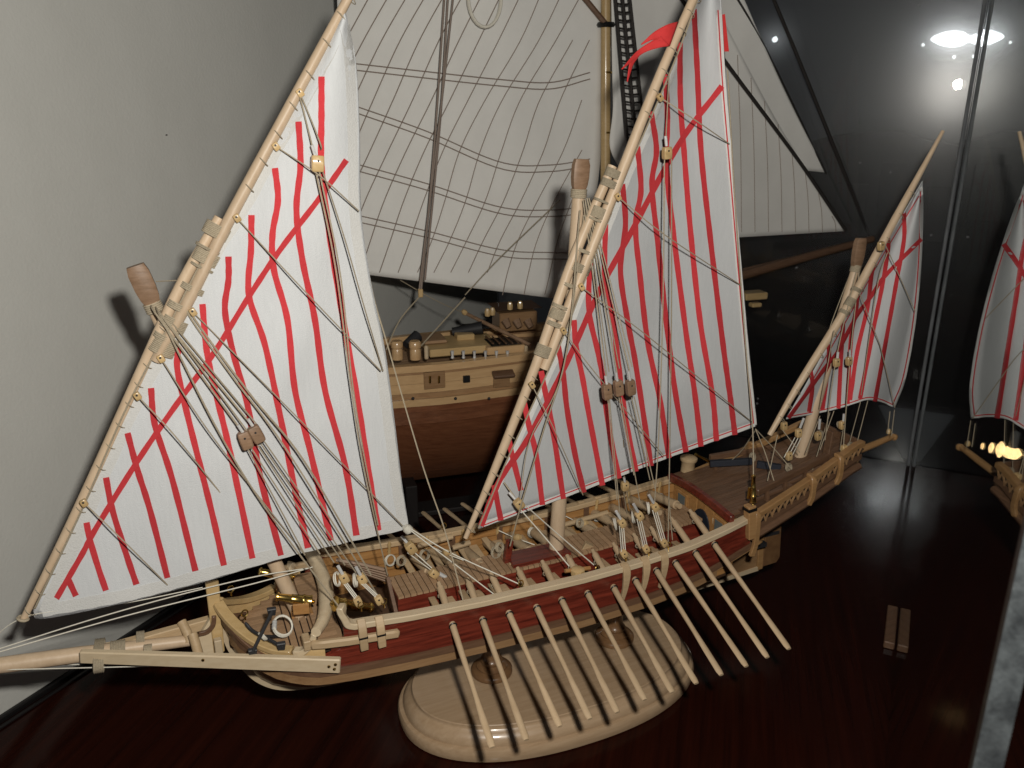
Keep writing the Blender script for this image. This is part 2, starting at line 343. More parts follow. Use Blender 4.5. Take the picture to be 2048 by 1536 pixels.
# --- under-water hull
def hull_half(x):      # half-breadth at the wale, reduced towards the stern post
    return min(bm(x)-.005, interp([(1.0, .5), (1.3, .43), (1.6, .30), (1.9, .12), (2.08, .03), (2.2, .02)], x) if x > 1 else 9)
ZK = [(-2.53, 1.34), (-2.48, 1.08), (-2.42, .92), (-2.33, .76), (-2.2, .645), (-2.0, .585), (-1.7, .56), (1.2, .56), (2.08, .60), (2.12, .62)]
rows = []
for x in frange(-2.525, 2.08, 60):
    ht = hull_half(x); zt = zb(x)-.11 if x > -2.4 else max(zb(x)-.11, interp(ZK, x)+.03); zk = interp(ZK, x); r = []
    full = interp([(-2.53, .55), (-2.0, .9), (-1.2, 1.6), (.8, 1.6), (1.5, 1.0), (2.1, .7)], x)
    for side in (NEAR, FAR):
        ks = frange(0, 1, 9) if side == NEAR else frange(1, 0, 9)[1:]
        for k in ks:
            y = ht*lerp(1, .84, min(1, k*8)) * (1-k)**interp([(0, .9), (1.6, .50)], full) if k < 1 else 0
            y = max(y, .012)
            r.append(V((x, side*y, lerp(zt, zk, k))))
    rows.append(r)
MB().grid(rows).build('hull_bottom', 'hull', G, 60)
kp = catmull([V((x, 0, interp(ZK, x)-.012)) for x in (-2.525, -2.47, -2.40, -2.3, -2.15, -1.9, -1.5, 0, 1.2, 2.1)], 60)
MB().sweep(kp, .04, .05, V((0, 1, 0))).build('keel', 'cream', G, 40)
MB().bar((2.12, 0, .585), (2.08, 0, 1.35), .05, .06, V((1, 0, 0))).build('stern_post', 'pine', G, 0, .004)
# --- planking
def strake(side, x0, x1, za, zc, th, out, name, mt, n=44, zf=None, inner=False, bev=.003):
    top = []; pts = frange(x0, x1, n); vs = []; fs = []
    for x in pts:
        z0, z1 = za(x), zc(x); y = bm(x)+out
        if inner: y = max(.004, bm(x)-out)
        ya, yb = (y-th, y)
        for yy, zz in ((ya, z0), (yb, z0), (yb, z1), (ya, z1)): vs.append(V((x, side*max(yy, .003), zz)))
    for i in range(n):
        k = i*4
        fs += [(k+j, k+(j+1) % 4, k+4+(j+1) % 4, k+4+j) for j in range(4)]
    fs += [(3, 2, 1, 0), tuple(4*n+j for j in range(4))]
    return MB().add(vs, fs).build(name, mt, G, 40)
NS = 4
for side in (NEAR, FAR):
    for k in range(NS):
        f0, f1 = k/NS, (k+1)/NS
        x0 = (-1.99, -1.97, -1.86, -1.77)[k]
        strake(side, x0, 1.60, (lambda x, f=f0: lerp(zb(x), zr(x)-.035, f)+.002), (lambda x, f=f1: lerp(zb(x), zr(x)-.035, f)-.002), .03, .004*(k % 2), 'red_strake', 'red')
    # rubbing wale and pale strake below the red
    strake(side, -2.51, 1.62, lambda x: zb(x)-.045, lambda x: zb(x)-.002, .04, .020, 'brown_wale', 'brown')
    strake(side, -2.47, 1.25, lambda x: zb(x)-.115, lambda x: zb(x)-.048, .04, .010, 'pale_wale', 'hull')
    # bow bulwark above the wale
    strake(side, -2.51, -1.9, lambda x: zb(x), lambda x: zr(x)-.03, .03, .0, 'bow_plank', 'yellow', 16)
    # inner planking of the rowing well
    for k in range(5):
        strake(side, -1.72, 1.44, (lambda x, k=k: lerp(.96, zr(x)-.04, k/5)+.003), (lambda x, k=k: lerp(.96, zr(x)-.04, (k+1)/5)-.003), .012, .034+.003*(k % 2), 'inner_plank', 'orange', 30, inner=True)
    # lower stern planking
    vs = []
    rows = []
    for x in frange(1.2, 1.74, 10):
        rows.append([V((x, side*(lerp(bm(x), hull_half(x), k)+.006), lerp(zb(x)-.06, zb(x)-.125, k))) for k in (0, .5, 1)])
    MB().grid(rows).build('counter_plank', 'pine', G, 40, solid=.01)
    # top rail
    pts = [V((x, side*(bm(x)-.008), zr(x)-.015)) for x in frange(-1.70, 1.58, 50)]
    j = catmull([V((-1.775, side*.5, 1.50)), V((-1.765, side*.505, 1.43)), V((-1.745, side*.505, 1.365)), pts[0]+V((0, 0, .0))], 10)
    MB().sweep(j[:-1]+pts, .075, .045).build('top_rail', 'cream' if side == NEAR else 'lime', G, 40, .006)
    # bow rail
    pts = catmull([V((x, side*max(.02, bm(x)-.025), zr(x)-.01)) for x in (-2.515, -2.479, -2.414, -2.319, -2.206, -2.10)], 30)
    MB().sweep(pts, .075, .04).build('bow_rail', 'yellow', G, 40, .006)
    pts = catmull([V((-2.09, side*.425, 1.185)), V((-2.04, side*.45, 1.19)), V((-2.0, side*.47, 1.23)), V((-1.96, side*.48, 1.31)), V((-1.95, side*.485, 1.33))], 14)
    MB().sweep(pts, .06, .04).build('rail_hance', 'cream', G, 40, .006)
    # lower decorative curves at the bow
    pts = catmull([V((x, side*(bm(x)+.012), zb(x)+dz)) for x, dz in ((-2.52, .06), (-2.45, .045), (-2.36, .03), (-2.25, .02), (-2.1, .01))], 20)
    MB().sweep(pts, .03, .035).build('bow_moulding', 'brown', G, 40, .004)
# rowing well floor, gangway
def planform(z, x0, x1, inset, name, mt, th=.03, n=24):
    xs = frange(x0, x1, n)
    poly = [V((x, -(max(.01, bm(x)-inset)), z)) for x in xs]+[V((x, max(.01, bm(x)-inset), z)) for x in reversed(xs)]
    return MB().prism(poly, (0, 0, -th)).build(name, mt, G, 0)
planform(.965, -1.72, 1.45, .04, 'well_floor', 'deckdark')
MB().box((-.13, -.02, 1.25), .50, .20, .035).build('mast_partner', 'red', G, 0, .004)
GX0, GX1, GW = -1.30, 1.34, .135
def gz(x): return interp([(-1.35, 1.225), (0, 1.235), (.9, 1.29), (1.4, 1.325)], x)
for side in (NEAR, FAR):
    vs = []; xs = frange(GX0, GX1, 20); rows = []
    pts = [V((x, side*(GW-.012), (gz(x)-.012+.96)/2)) for x in xs]
    hs = [(gz(x)-.014-.96) for x in xs]
    MB().sweep(pts, .02, hs).build('gangway_side', 'red', G, 0)
MB().box((GX0+.01, 0, 1.09), .02, GW*2-.03, .25).build('gangway_front', 'red', G, 0)
npl = 56
for k in range(npl):
    x = lerp(GX0, GX1, (k+.5)/npl)
    MB().box((x, 0, gz(x)-.005), (GX1-GX0)/npl-.006, GW*2+.02, .018+.002*(k % 3)).build('gangway_plank', 'deck', G, 0)
MB().sweep([V((x, 0, gz(x)-.022)) for x in frange(GX0, GX1, 16)], GW*2-.03, .012).build('gangway_core', 'caulk', G, 0)
# deck timbers (bow)
def planks_x(z, x0, x1, wd, inset, ymax, name, mt, gap=.008, th=.02):
    y = -ymax
    while y < ymax-1e-6:
        y0, y1 = y+gap/2, min(y+wd, ymax)-gap/2; ym = max(abs(y0), abs(y1))
        lo = x0
        while bm(lo)-inset < ym and lo < x1: lo += .01
        if lo < x1-.05: MB().box(((lo+x1)/2, (y0+y1)/2, z+random.uniform(-.001, .001)), x1-lo, y1-y0, th).build(name, mt, G, 0)
        y += wd
planks_x(1.135, -2.45, -2.10, .047, .03, .46, 'foredeck_plank', 'deck')
planform(1.120, -2.47, -2.09, .03, 'foredeck_beam', 'caulk', .02, 12)
def planks_y(z, x0, x1, wd, inset, name, mt, gap=.009, th=.02, slope=0):
    x = x0
    while x < x1-1e-6:
        xe = min(x+wd, x1); h = bm(x)-inset
        MB().box(((x+xe)/2, 0, z+slope*((x+xe)/2-x0)+random.uniform(-.001, .001)), xe-x-gap, 2*h, th).build(name, mt, G, 0)
        x = xe
planks_y(1.175, -2.10, -1.70, .05, .05, 'rambade_plank', 'deck')
planform(1.160, -2.10, -1.72, .05, 'rambade_beam', 'caulk', .02, 8)
# slanting planked ramp strips beside the arch
for (ya, yb, xa, xb) in ((-.47, -.02, -1.93, -1.80), (.06, .46, -1.96, -1.82)):
    k = 0; y = ya
    while y < yb-.02:
        MB().box(((xa+xb)/2, y+.024, 1.215), xb-xa, .043, .05, ).build('platform_plank', 'deck', G, 0)
        y += .048
for (u, v, yy, L_) in ((575, 1165, .1, .3), (615, 1175, 0, .26)):
    p = P(u, v, yy); MB().box((p.x, yy, 1.215), .02, L_, .06).build('coaming', 'orange', G, 0, .003)
for (x, y) in ((-2.02, .16), (-1.90, .03), (-1.98, -.30)):
    MB().box((x, y, 1.186), .045, .10, .006).build('hatch_hole', 'black', G, 0)
# arch beam
ap = catmull([P(618, 1098, .49), P(638, 1135, .28), P(651, 1175, .02), P(652, 1210, -.19), P(646, 1240, -.37), P(632, 1264, -.51)], 26)
MB().tube(ap, [interp([(0, .05), (14, .055), (26, .034)], i) for i in range(len(ap))], 12).build('arch_beam', 'cream', G, 60)
# side bracket with its two ribs
pts = [P(613, 1278, -.55), P(640, 1282, -.555)]
pts = [V((x, -(bm(x)+.028), z)) for x, z in ((-1.99, 1.265), (-1.9, 1.258), (-1.75, 1.245), (-1.6, 1.235), (-1.45, 1.225), (-1.405, 1.222))]
for side in (NEAR, FAR):
    q = [V((p.x, p.y if side == NEAR else -p.y, p.z)) for p in pts]
    MB().sweep(q, .045, .06).build('side_bracket', 'lime', G, 40, .012)
    MB().bar(q[0]+V((-.02, side*.01, .0)), q[0]+V((-.02, -side*.10, .0)), .05, .07).build('bracket_return', 'lime', G, 0, .006)
    for x in (-1.655, -1.535):
        z1 = zr(x)+.005; zz = catmull([V((x, side*(bm(x)+.0), z1+.02)), V((x, side*(bm(x)+.04), z1-.03)), V((x, side*(bm(x)+.052), z1-.1)), V((x+.004, side*(bm(x)+.05), z1-.19))], 8)
        MB().sweep(zz, .055, .03, V((0, side, 0))).build('channel_rib', 'lime', G, 40, .004)
        MB().sweep([zz[5]+V((0, side*.002, .006)), zz[5]+V((0, side*.002, -.006))], .06, .034, V((0, side, 0))).build('rib_band', 'black', G, 0)
    for x in (.36, .535, .70):
        z1 = zr(x); zz = catmull([V((x, side*(bm(x)-.02), z1+.012)), V((x, side*(bm(x)+.025), z1-.005)), V((x, side*(bm(x)+.04), z1-.06)), V((x-.005, side*(bm(x)+.035), z1-.17)), V((x-.02, side*(bm(x)+.022), z1-.28))], 12)
        MB().sweep(zz, [.06]*7+[.055, .05, .045, .04, .034, .03], .026, V((0, side, 0))).build('channel_rib', 'lime', G, 40, .004)
# stem and beak
MB().bar(P(438, 1300, 0), P(424, 1166, 0), .075, .07, V((1, 0, 0)), .075, .085).build('stem_post', 'yellow', G, 0, .006)
kn = [P(445, 1310, 0), P(430, 1225, 0), P(418, 1238, 0), P(395, 1275, 0), P(385, 1290, 0), P(392, 1306, 0)]
MB().prism([p+V((0, -.025, 0)) for p in kn], (0, .05, 0)).build('beak_knee', 'cream', G, 0, .004)
ar = catmull([P(428, 1232, -.05), P(426, 1250, -.05), P(415, 1263, -.05), P(398, 1268, -.05)], 12)
MB().sweep(ar, .03, .022, V((0, 1, 0))).build('knee_curve', 'brown', G, 40, .003)
MB().box(P(437, 1293, -.08), .05, .05, .12).build('knee_block', 'cream', G, 0, .005)
bpk = MB().bar(P(161, 1312, -.09), P(681, 1330, -.575), .045, .088, V((0, 0, 1)), .045, .11)
pk = bpk.build('beak_side_plank', 'cream', G, 0, .008); pk['label'] = 'long pale beak plank on the near side with nail heads'
for (u, v, yy) in ((406, 1320, -.345), (658, 1333, -.585), (671, 1329, -.598), (669, 1338, -.598)):
    MB().lathe([(.011, 0), (.010, .004), (.003, .007)], P(u, v, yy), V((-.4, -1, 0)), 8).build('nail_head', 'brass', pk)
MB().bar(P(165, 1310, .08), P(640, 1215, .57), .045, .10, V((0, 0, 1))).build('beak_side_plank', 'cream', G, 0, .008)
MB().bar(P(205, 1303, .03), P(421, 1243, .10), .06, .075).build('beak_rail', 'lime', G, 0, .006)
sp_ = [P(-120, 1346, 0), P(20, 1328, 0), P(160, 1309, 0), P(250, 1297, 0), P(380, 1281, 0)]
MB().tube(sp_, [.048, .052, .052, .046, .038], 12).build('bowsprit', 'spar', G)
def band(c, ax, R, ry, wd, name, mt, refv=None, turns=6, parent=None):
    c = V(c); ax = V(ax).normalized(); mb = MB()
    for k in range(turns):
        mb.ring(c+ax*wd*((k+.5)/turns-.5), ax, R, wd/turns*.55, 14, 5, ry, refv)
    return mb.build(name, mt, parent or G)
axb = (sp_[2]-sp_[1]).normalized()
band(P(199, 1311, -.03), axb, .075, .155, .06, 'spar_lashing', 'line', V((0, 0, 1)))
band(P(236, 1299, 0), axb, .055, .055, .09, 'spar_lashing', 'line')
band(P(296, 1303, -.06), axb, .045, .045, .05, 'spar_lashing', 'line')
band(P(281, 1278, .04), axb, .05, .05, .05, 'spar_lashing', 'line')
MB().tube([P(363, 1243, .08), P(375, 1266, .02), P(378, 1285, -.02)], .032, 10).build('gammon_post', 'lime', G)
MB().tube([P(385, 1268, -.05), P(392, 1290, -.10), P(398, 1312, -.16)], .032, 10).build('gammon_post', 'lime', G)
# ring bolts and rope becket on foredeck
def ringbolt(c, r=.022, ax=(0.3, -1, .2)):
    mb = MB().ring(V(c)+V((0, 0, r)), V(ax), r, r*.25, 12, 5); mb.tube([V(c)-V((0, 0, .03)), V(c)], r*.3, 6)
    return mb.build('ring_bolt', 'brass', G)
for q in ((490, 1232, -.12), (462, 1184, .12), (1600, 985, -.33), (1414, 963, .33), (1466, 934, .28), (1080, 985, .5), (888, 1056, .5), (1042, 1172, -.46), (1195, 1142, -.44)):
    ringbolt(P(*q))
# --- anchor
an = MB(); A0 = P(545, 1222, -.30); A1 = P(505, 1305, -.40)
an.tube([A0, A1], [.013, .011], 8)
AN = an.build('anchor', 'iron', G)
fl_ = [P(490, 1245, -.2), P(503, 1260, -.24), P(520, 1270, -.3), P(540, 1280, -.36), P(566, 1295, -.43)]
MB().tube(catmull(fl_, 14), [.008]+[.012]*13+[.008], 8).build('anchor_arm', 'iron', AN)
for (q, r) in (((543, 1225, -.30), .035), ((505, 1307, -.40), .03), ((562, 1294, -.43), .032)):
    MB().prism([P(q[0]-9, q[1]-4, q[2]), P(q[0]+10, q[1]-7, q[2]), P(q[0]+8, q[1]+7, q[2]), P(q[0]-6, q[1]+8, q[2])], (0, .025, .01)).build('anchor_fluke', 'iron', AN, 0, .004)
MB().tube([P(520, 1272, -.31), P(543, 1273, -.25), P(563, 1272, -.19)], .011, 8).build('anchor_arm', 'iron', AN)
mb = MB()
for k in range(3): mb.ring(P(524, 1273, -.33)+V((.006*k, 0, 0)), V((1, .3, .6)), .03, .008, 12, 5)
mb.build('anchor_seizing', 'whiteline', AN)
def coil(c, ax, R, r, n, name='rope_coil', mt='whiteline', ry=None):
    mb = MB(); ax = V(ax).normalized(); r = r*.6 if mt == 'whiteline' and n > 2 else r
    for k in range(n):
        j = V((random.uniform(-1, 1), random.uniform(-1, 1), random.uniform(-1, 1)))*.12
        mb.ring(V(c)+ax*(k-n/2)*r*1.2, (ax+j), R*random.uniform(.9, 1.08), r, 18, 5, (ry or R)*random.uniform(.9, 1.08))
    return mb.build(name, mt, G)
coil(P(566, 1251, -.22), V((.2, -.6, .7)), .068, .0075, 2, 'rope_becket')
band(P(549, 1250, -.22), V((.2, .3, 1)), .012, .012, .06, 'becket_whipping', 'whip')
# --- guns
def gun(p0, p1, r, carriage=True):
    ax = (p1-p0); L_ = ax.length; ax.normalize()
    prof = [(.55*r, 0), (.62*r, .015*L_), (.80*r, .03*L_), (.80*r, .07*L_), (.6*r, .09*L_), (.72*r, .4*L_), (.80*r, .42*L_), (.80*r, .46*L_), (.78*r, .48*L_), (.92*r, .72*L_), (1.05*r, .74*L_), (1.05*r, .78*L_), (.95*r, .8*L_), (1.0*r, .94*L_), (1.15*r, .95*L_), (1.15*r, .98*L_), (.5*r, L_), (.3*r, L_*1.03), (.4*r, L_*1.06), (.1*r, L_*1.09)]
    g = MB().lathe(prof, p0, ax, 16).build('gun', 'brass', G, 50)
    if carriage:
        c = p0+ax*L_*.7; sd = ax.cross(V((0, 0, 1))).normalized()
        for s in (-1, 1): MB().box(c+sd*s*r*1.0-V((0, 0, r*1.1)), L_*.45, r*.45, r*2.0, V((ax.x, ax.y, 0)).normalized(), sd).build('gun_cheek', 'orange', g, 0, .003)
    return g
gun(P(552, 1193, -.10), P(624, 1203, -.16), .04)
gun(P(517, 1143, .22), P(585, 1153, .20), .042)
gun(P(745, 1216, -.25), P(668, 1207, -.3), .045, False)
# --- masts with block heads
def mast(name, b0, b1, r0, r1, h0, h1, hw, lean):
    o = MB().tube([b0, lerp(b0, b1, .5), b1], [r0, (r0+r1)/2, r1], 14).build(name, 'spar', G)
    ax = (h1-h0); up = ax.normalized()
    sx = V((1, 0, 0)) - up*up.x; sx.normalize(); sy = up.cross(sx)
    rows = []
    for t, k in ((0, .72), (.15, .9), (.4, 1.0), (.8, 1.0), (1, .82)):
        rows.append((t, k))
    vs = []; fs = []
    for t, k in rows:
        c = h0+ax*t
        vs += [c+sx*a*hw*k+sy*b_*hw*.55*k for a, b_ in ((-1, -.7), (-.7, -1), (.7, -1), (1, -.7), (1, .7), (.7, 1), (-.7, 1), (-1, .7))]
    for i in range(len(rows)-1):
        for j in range(8): fs.append((i*8+j, i*8+(j+1) % 8, i*8+8+(j+1) % 8, i*8+8+j))
    fs += [tuple(range(7, -1, -1)), tuple((len(rows)-1)*8+j for j in range(8))]
    MB().add(vs, fs).build('masthead_block', 'block', o, 30)
    band(b1+(b1-b0).normalized()*-.03, b1-b0, r1*1.15, r1*1.15, .06, 'mast_lashing', 'line', None, 5, o)
    return o
mast('fore_mast', V((P(608, 1150, 0).x, 0, .98)), P(303, 605, 0), .052, .042, P(305, 606, 0), P(270, 531, 0), .060, 0)
mast('main_mast', V((P(1112, 1110, 0).x-.01, 0, 1.0)), P(1158, 378, 0), .062, .046, P(1158, 380, 0), P(1163, 318, 0), .060, 0)
mast('mizzen_mast', P(1590, 950, 0), P(1713, 530, 0), .056, .034, P(1712, 535, 0), P(1722, 476, 0), .054, 0)
# --- yards
YF, YM, YZ = -.12, -.12, -.09
def yard(name, px, rs, y):
    pts = catmull([P(u, v, y) for u, v in px], 18)
    rr = [interp([(i/(len(rs)-1), r) for i, r in enumerate(rs)], k/18) for k in range(19)]
    return MB().tube(pts, rr, 12).build(name, 'spar', G), pts
fy, fyp = yard('fore_yard_lower', [(46, 1240), (160, 1010), (268, 775), (359, 577), (439, 435)], [.020, .030, .033, .034, .030], YF+.01)
fy2, fyp2 = yard('fore_yard_upper', [(311, 722), (383, 590), (458, 440), (568, 235), (690, 8), (720, -50)], [.032, .035, .035, .033, .027, .023], YF-.02)
my, myp = yard('main_yard_lower', [(931, 1076), (1002, 908), (1071, 732), (1143, 527), (1225, 332)], [.018, .033, .036, .037, .033], YM+.01)
my2, myp2 = yard('main_yard_upper', [(1088, 738), (1167, 537), (1243, 345), (1318, 155), (1390, -10), (1420, -80)], [.034, .038, .038, .034, .030, .024], YM-.02)
zy, zyp = yard('mizzen_yard', [(1539, 870), (1600, 765), (1700, 605), (1800, 420), (1886, 262)], [.022, .032, .038, .032, .014], YZ)
def pxband(u, v, y, du, dv, R, ry, wd, t=6):
    c = P(u, v, y); ax = P(u+du, v+dv, y)-c
    return band(c, ax, R*.62, ry*.64, wd*.85, 'yard_lashing', 'line', V((0, 1, 0)), t)
for (u, v, wd, t) in ((422, 462, .09, 8), (405, 497, .02, 2), (402, 515, .09, 8), (394, 535, .02, 2), (374, 577, .045, 4), (350, 615, .05, 4), (337, 648, .09, 8), (322, 676, .04, 3), (316, 695, .10, 8)):
    pxband(u+12, v, YF-.005, 10, -19, .066, .118, wd, t)
for (u, v, wd, t) in ((1223, 350, .07, 6), (1215, 370, .06, 4), (1200, 405, .02, 2), (1194, 428, .09, 8), (1188, 442, .02, 2), (1165, 505, .03, 2), (1153, 537, .07, 5), (1137, 573, .03, 2), (1118, 615, .03, 2), (1113, 630, .09, 8), (1107, 650, .04, 3), (1084, 703, .1, 8)):
    pxband(u+7, v, YM-.005, 9, -22, .070, .122, wd, t)
for (u, v, wd, t) in ((1700, 605, .09, 8), (1712, 580, .04, 3), (1688, 625, .04, 3)):
    pxband(u, v, YZ, 10, -17, .06, .06, wd, t)
# --- sails
def ptab(px): return [(v, u) for u, v in sorted(px, key=lambda q: q[1])]
class Sail:
    def __init__(s, name, luff, leech, foot, y0, belly, rip, hems):
        s.y0 = y0; s.belly = belly; s.rip = rip
        s.lt, s.et = ptab(luff), ptab(leech)
        lf = catmull([V((*p, 0)) for p in luff], 48); le = catmull([V((*p, 0)) for p in leech], 48); ft = catmull([V((*p, 0)) for p in foot], 48)
        rows = []
        for i in range(49):
            a, c = lf[i], le[i]; r = []
            for j in range(49):
                q = lerp(a, c, j/48); k = (1-i/48)**1.5
                q = q + (ft[j]-lerp(lf[0], le[0], j/48))*k
                r.append(P(q.x, q.y, s.y(q.x, q.y)))
            rows.append(r)
        s.ob = MB().grid(rows).build(name, 'cloth', G, 180, solid=.006)
        for h in hems: s.ribbon(*h)
    def y(s, u, v):
        a, c = interp(s.lt, v), interp(s.et, v); k = max(0, min(1, (u-a)/max(20, c-a)))
        n = noise.noise(V((u*.011+3, v*.006, s.y0*9)))+.22*noise.noise(V((u*.026, v*.010, 5+s.y0)))
        return s.y0 + s.belly(k, v)*1.0 + s.rip*n*min(1, k*5)*min(1, (1-k)*4+.25)
    def ribbon(s, px, wd, name, mt, n=None, th=.016, label=None):
        pts = [V((u, v, 0)) for u, v in px]
        L_ = sum((b_-a).length for a, b_ in zip(pts, pts[1:])); n = n or max(6, int(L_/9))
        c = catmull(pts, n); vs = []; fs = []
        for i, p in enumerate(c):
            t = (c[min(i+1, n)]-c[max(i-1, 0)]).normalized(); nn = V((-t.y, t.x, 0)); w_ = wd[min(i*len(wd)//(n+1), len(wd)-1)] if isinstance(wd, list) else wd
            w_ = w_*(1+.05*math.sin(i*1.1))
            for k, dy in ((-1, -1), (1, -1), (1, 1), (-1, 1)):
                q = p+nn*w_/2*k; vs.append(P(q.x, q.y, s.y(q.x, q.y)+dy*th/2))
        for i in range(n):
            k = i*4; fs += [(k+j, k+(j+1) % 4, k+4+(j+1) % 4, k+4+j) for j in range(4)]
        fs += [(3, 2, 1, 0), tuple(4*n+j for j in range(4))]
        o = MB().add(vs, fs).build(name, mt, s.ob, 40)
        if label: o['label'] = label
        return o
f_luff = [(66, 1222), (160, 1025), (245, 830), (330, 665), (402, 525), (478, 402), (545, 282), (605, 176), (660, 70), (688, 22)]
f_leech = [(818, 1057), (803, 960), (790, 850), (770, 700), (741, 560), (722, 420), (719, 260), (711, 120), (690, 22)]
f_foot = [(66, 1222), (88, 1237), (250, 1205), (400, 1166), (600, 1107), (818, 1057)]
fs_ = Sail('fore_sail', f_luff, f_leech, f_foot, YF, lambda k, v: -.08*math.sin(math.pi*k), .032, [])
def inset(px, dx, dy): return [(u+dx, v+dy) for u, v in px]
fs_.ribbon([(90, 1226), (176, 1024), (260, 832), (345, 668), (415, 532), (490, 412), (556, 292), (616, 186), (668, 84)], 26, 'luff_hem', 'hem', 90, .012)
fs_.ribbon([(84, 1222), (250, 1191), (400, 1152), (600, 1095), (806, 1048)], 24, 'foot_hem', 'hem', 90, .012)
fs_.ribbon([(806, 1050), (791, 960), (777, 850), (756, 700), (727, 560), (708, 420), (705, 260), (699, 120), (689, 50)], 20, 'leech_hem', 'hem', 100, .012)
SF = [[(113, 1197), (165, 1107), (190, 1060), (270, 930), (345, 820), (425, 710), (500, 590), (560, 500), (640, 395), (693, 320)],
 [(136, 1158), (152, 1192)], [(173, 1045), (180, 1080), (198, 1140), (212, 1181)], [(212, 955), (225, 1020), (253, 1110), (273, 1169)],
 [(255, 866), (275, 940), (300, 1020), (335, 1156)], [(302, 776), (310, 850), (345, 960), (391, 1142)],
 [(357, 693), (355, 740), (375, 830), (400, 930), (425, 1030), (448, 1131)], [(405, 608), (412, 690), (425, 760), (450, 860), (470, 950), (505, 1117)],
 [(457, 513), (457, 560), (450, 620), (465, 700), (495, 810), (520, 950), (562, 1111)], [(503, 430), (502, 500), (498, 590), (530, 690), (560, 830), (590, 980), (616, 1096)],
 [(550, 336), (556, 400), (545, 470), (548, 540), (575, 640), (590, 780), (620, 900), (662, 1081)], [(597, 243), (601, 330), (593, 420), (605, 520), (630, 640), (650, 780), (690, 930), (713, 1071)],
 [(643, 153), (643, 240), (643, 330), (655, 440), (680, 600), (715, 800), (740, 960), (757, 1061)]]
for i, q in enumerate(SF): fs_.ribbon(q, 12.5 if i else 11.5, 'red_stripe', 'stripe', None, .020 if i else .023, 'long diagonal red stripe' if i == 0 else None)
m_luff = [(956, 1058), (1012, 925), (1072, 795), (1124, 680), (1170, 560), (1215, 445), (1254, 345), (1304, 230), (1352, 115), (1402, -20), (1432, -95)]
m_leech = [(1514, 852), (1497, 690), (1482, 520), (1466, 330), (1452, 165), (1443, 20), (1433, -95)]
m_foot = [(956, 1058), (1150, 987), (1330, 918), (1514, 852)]
ms_ = Sail('main_sail', m_luff, m_leech, m_foot, YM, lambda k, v: .10*math.sin(math.pi*k), .03, [])
ms_.ribbon([(963, 1050), (1150, 982), (1330, 913), (1509, 848)], 10, 'foot_hem', 'hem', 80)
ms_.ribbon([(1508, 850), (1491, 690), (1476, 520), (1460, 330), (1446, 165), (1437, 20)], 11, 'leech_hem', 'hem', 90)
ms_.ribbon([(962, 1050), (1020, 921), (1080, 791), (1132, 677), (1178, 558), (1223, 444), (1262, 345), (1312, 230), (1360, 115)], 9, 'luff_hem', 'hem', 90)
ms_.ribbon([(966, 1051), (1150, 980), (1330, 911), (1508, 846)], 2.2, 'red_edge_thread', 'stripe', 90, .021)
ms_.ribbon([(1507, 846), (1490, 690), (1475, 520), (1459, 330), (1445, 165), (1436, 20)], 2.6, 'red_edge_thread', 'stripe', 90, .021)
SM = [[(962, 1052), (1000, 960), (1060, 870), (1135, 722), (1200, 580), (1270, 450), (1360, 285), (1444, 172)],
 [(988, 970), (1002, 1041)], [(1017, 878), (1025, 913), (1042, 981), (1041, 1027)][:3], [(1048, 805), (1059, 856), (1072, 908), (1085, 1010)],
 [(1082, 742), (1093, 796), (1106, 861), (1127, 998)], [(1116, 690), (1127, 752), (1134, 817), (1150, 908), (1168, 985)], [(1148, 640), (1152, 690), (1166, 760), (1180, 840), (1205, 971)],
 [(1180, 520), (1178, 620), (1195, 700), (1205, 752), (1218, 856), (1238, 957)], [(1211, 448), (1210, 560), (1226, 640), (1236, 720), (1250, 830), (1272, 943)],
 [(1245, 368), (1251, 450), (1241, 540), (1255, 640), (1270, 720), (1290, 850), (1302, 932)], [(1275, 293), (1282, 380), (1271, 450), (1280, 550), (1295, 680), (1320, 800), (1338, 916)],
 [(1302, 223), (1313, 300), (1304, 370), (1315, 480), (1330, 620), (1350, 780), (1372, 904)], [(1331, 148), (1335, 240), (1333, 330), (1345, 450), (1370, 650), (1390, 790), (1402, 893)],
 [(1360, 85), (1361, 200), (1368, 300), (1380, 450), (1400, 640), (1425, 790), (1433, 882)], [(1388, 18), (1395, 150), (1402, 300), (1420, 470), (1445, 680), (1460, 790), (1470, 870)], [(1413, -40), (1422, 60)][:2]]
for i, q in enumerate(SM[:-1]): ms_.ribbon(q, 11 if i else 11.5, 'red_stripe', 'stripe', None, .020 if i else .023, 'long diagonal red stripe' if i == 0 else None)
z_luff = [(1572, 838), (1625, 745), (1690, 628), (1752, 520), (1800, 438), (1845, 362)]
z_leech = [(1790, 816), (1812, 755), (1831, 650), (1842, 540), (1846, 440), (1845, 362)]
z_foot = [(1572, 838), (1640, 826), (1695, 812), (1712, 802), (1735, 800), (1762, 804), (1790, 816)]
zs_ = Sail('mizzen_sail', z_luff, z_leech, z_foot, YZ, lambda k, v: .075*math.sin(2*math.pi*min(1, k*1.1))*(.4+.6*min(1, max(0, (v-400)/400))), .02, [])
zs_.ribbon([(1576, 833), (1640, 822), (1695, 808), (1735, 796), (1762, 800), (1787, 811)], 7, 'foot_hem', 'hem', 50)
zs_.ribbon([(1787, 812), (1808, 755), (1827, 650), (1838, 540), (1842, 440), (1842, 375)], 7, 'leech_hem', 'hem', 60)
zs_.ribbon([(1578, 833), (1640, 821), (1695, 807), (1735, 795), (1762, 799), (1785, 809)], 2.2, 'red_edge_thread', 'stripe', 50, .021)
zs_.ribbon([(1785, 810), (1806, 755), (1825, 650), (1836, 540), (1840, 440), (1841, 378)], 2.4, 'red_edge_thread', 'stripe', 60, .021)
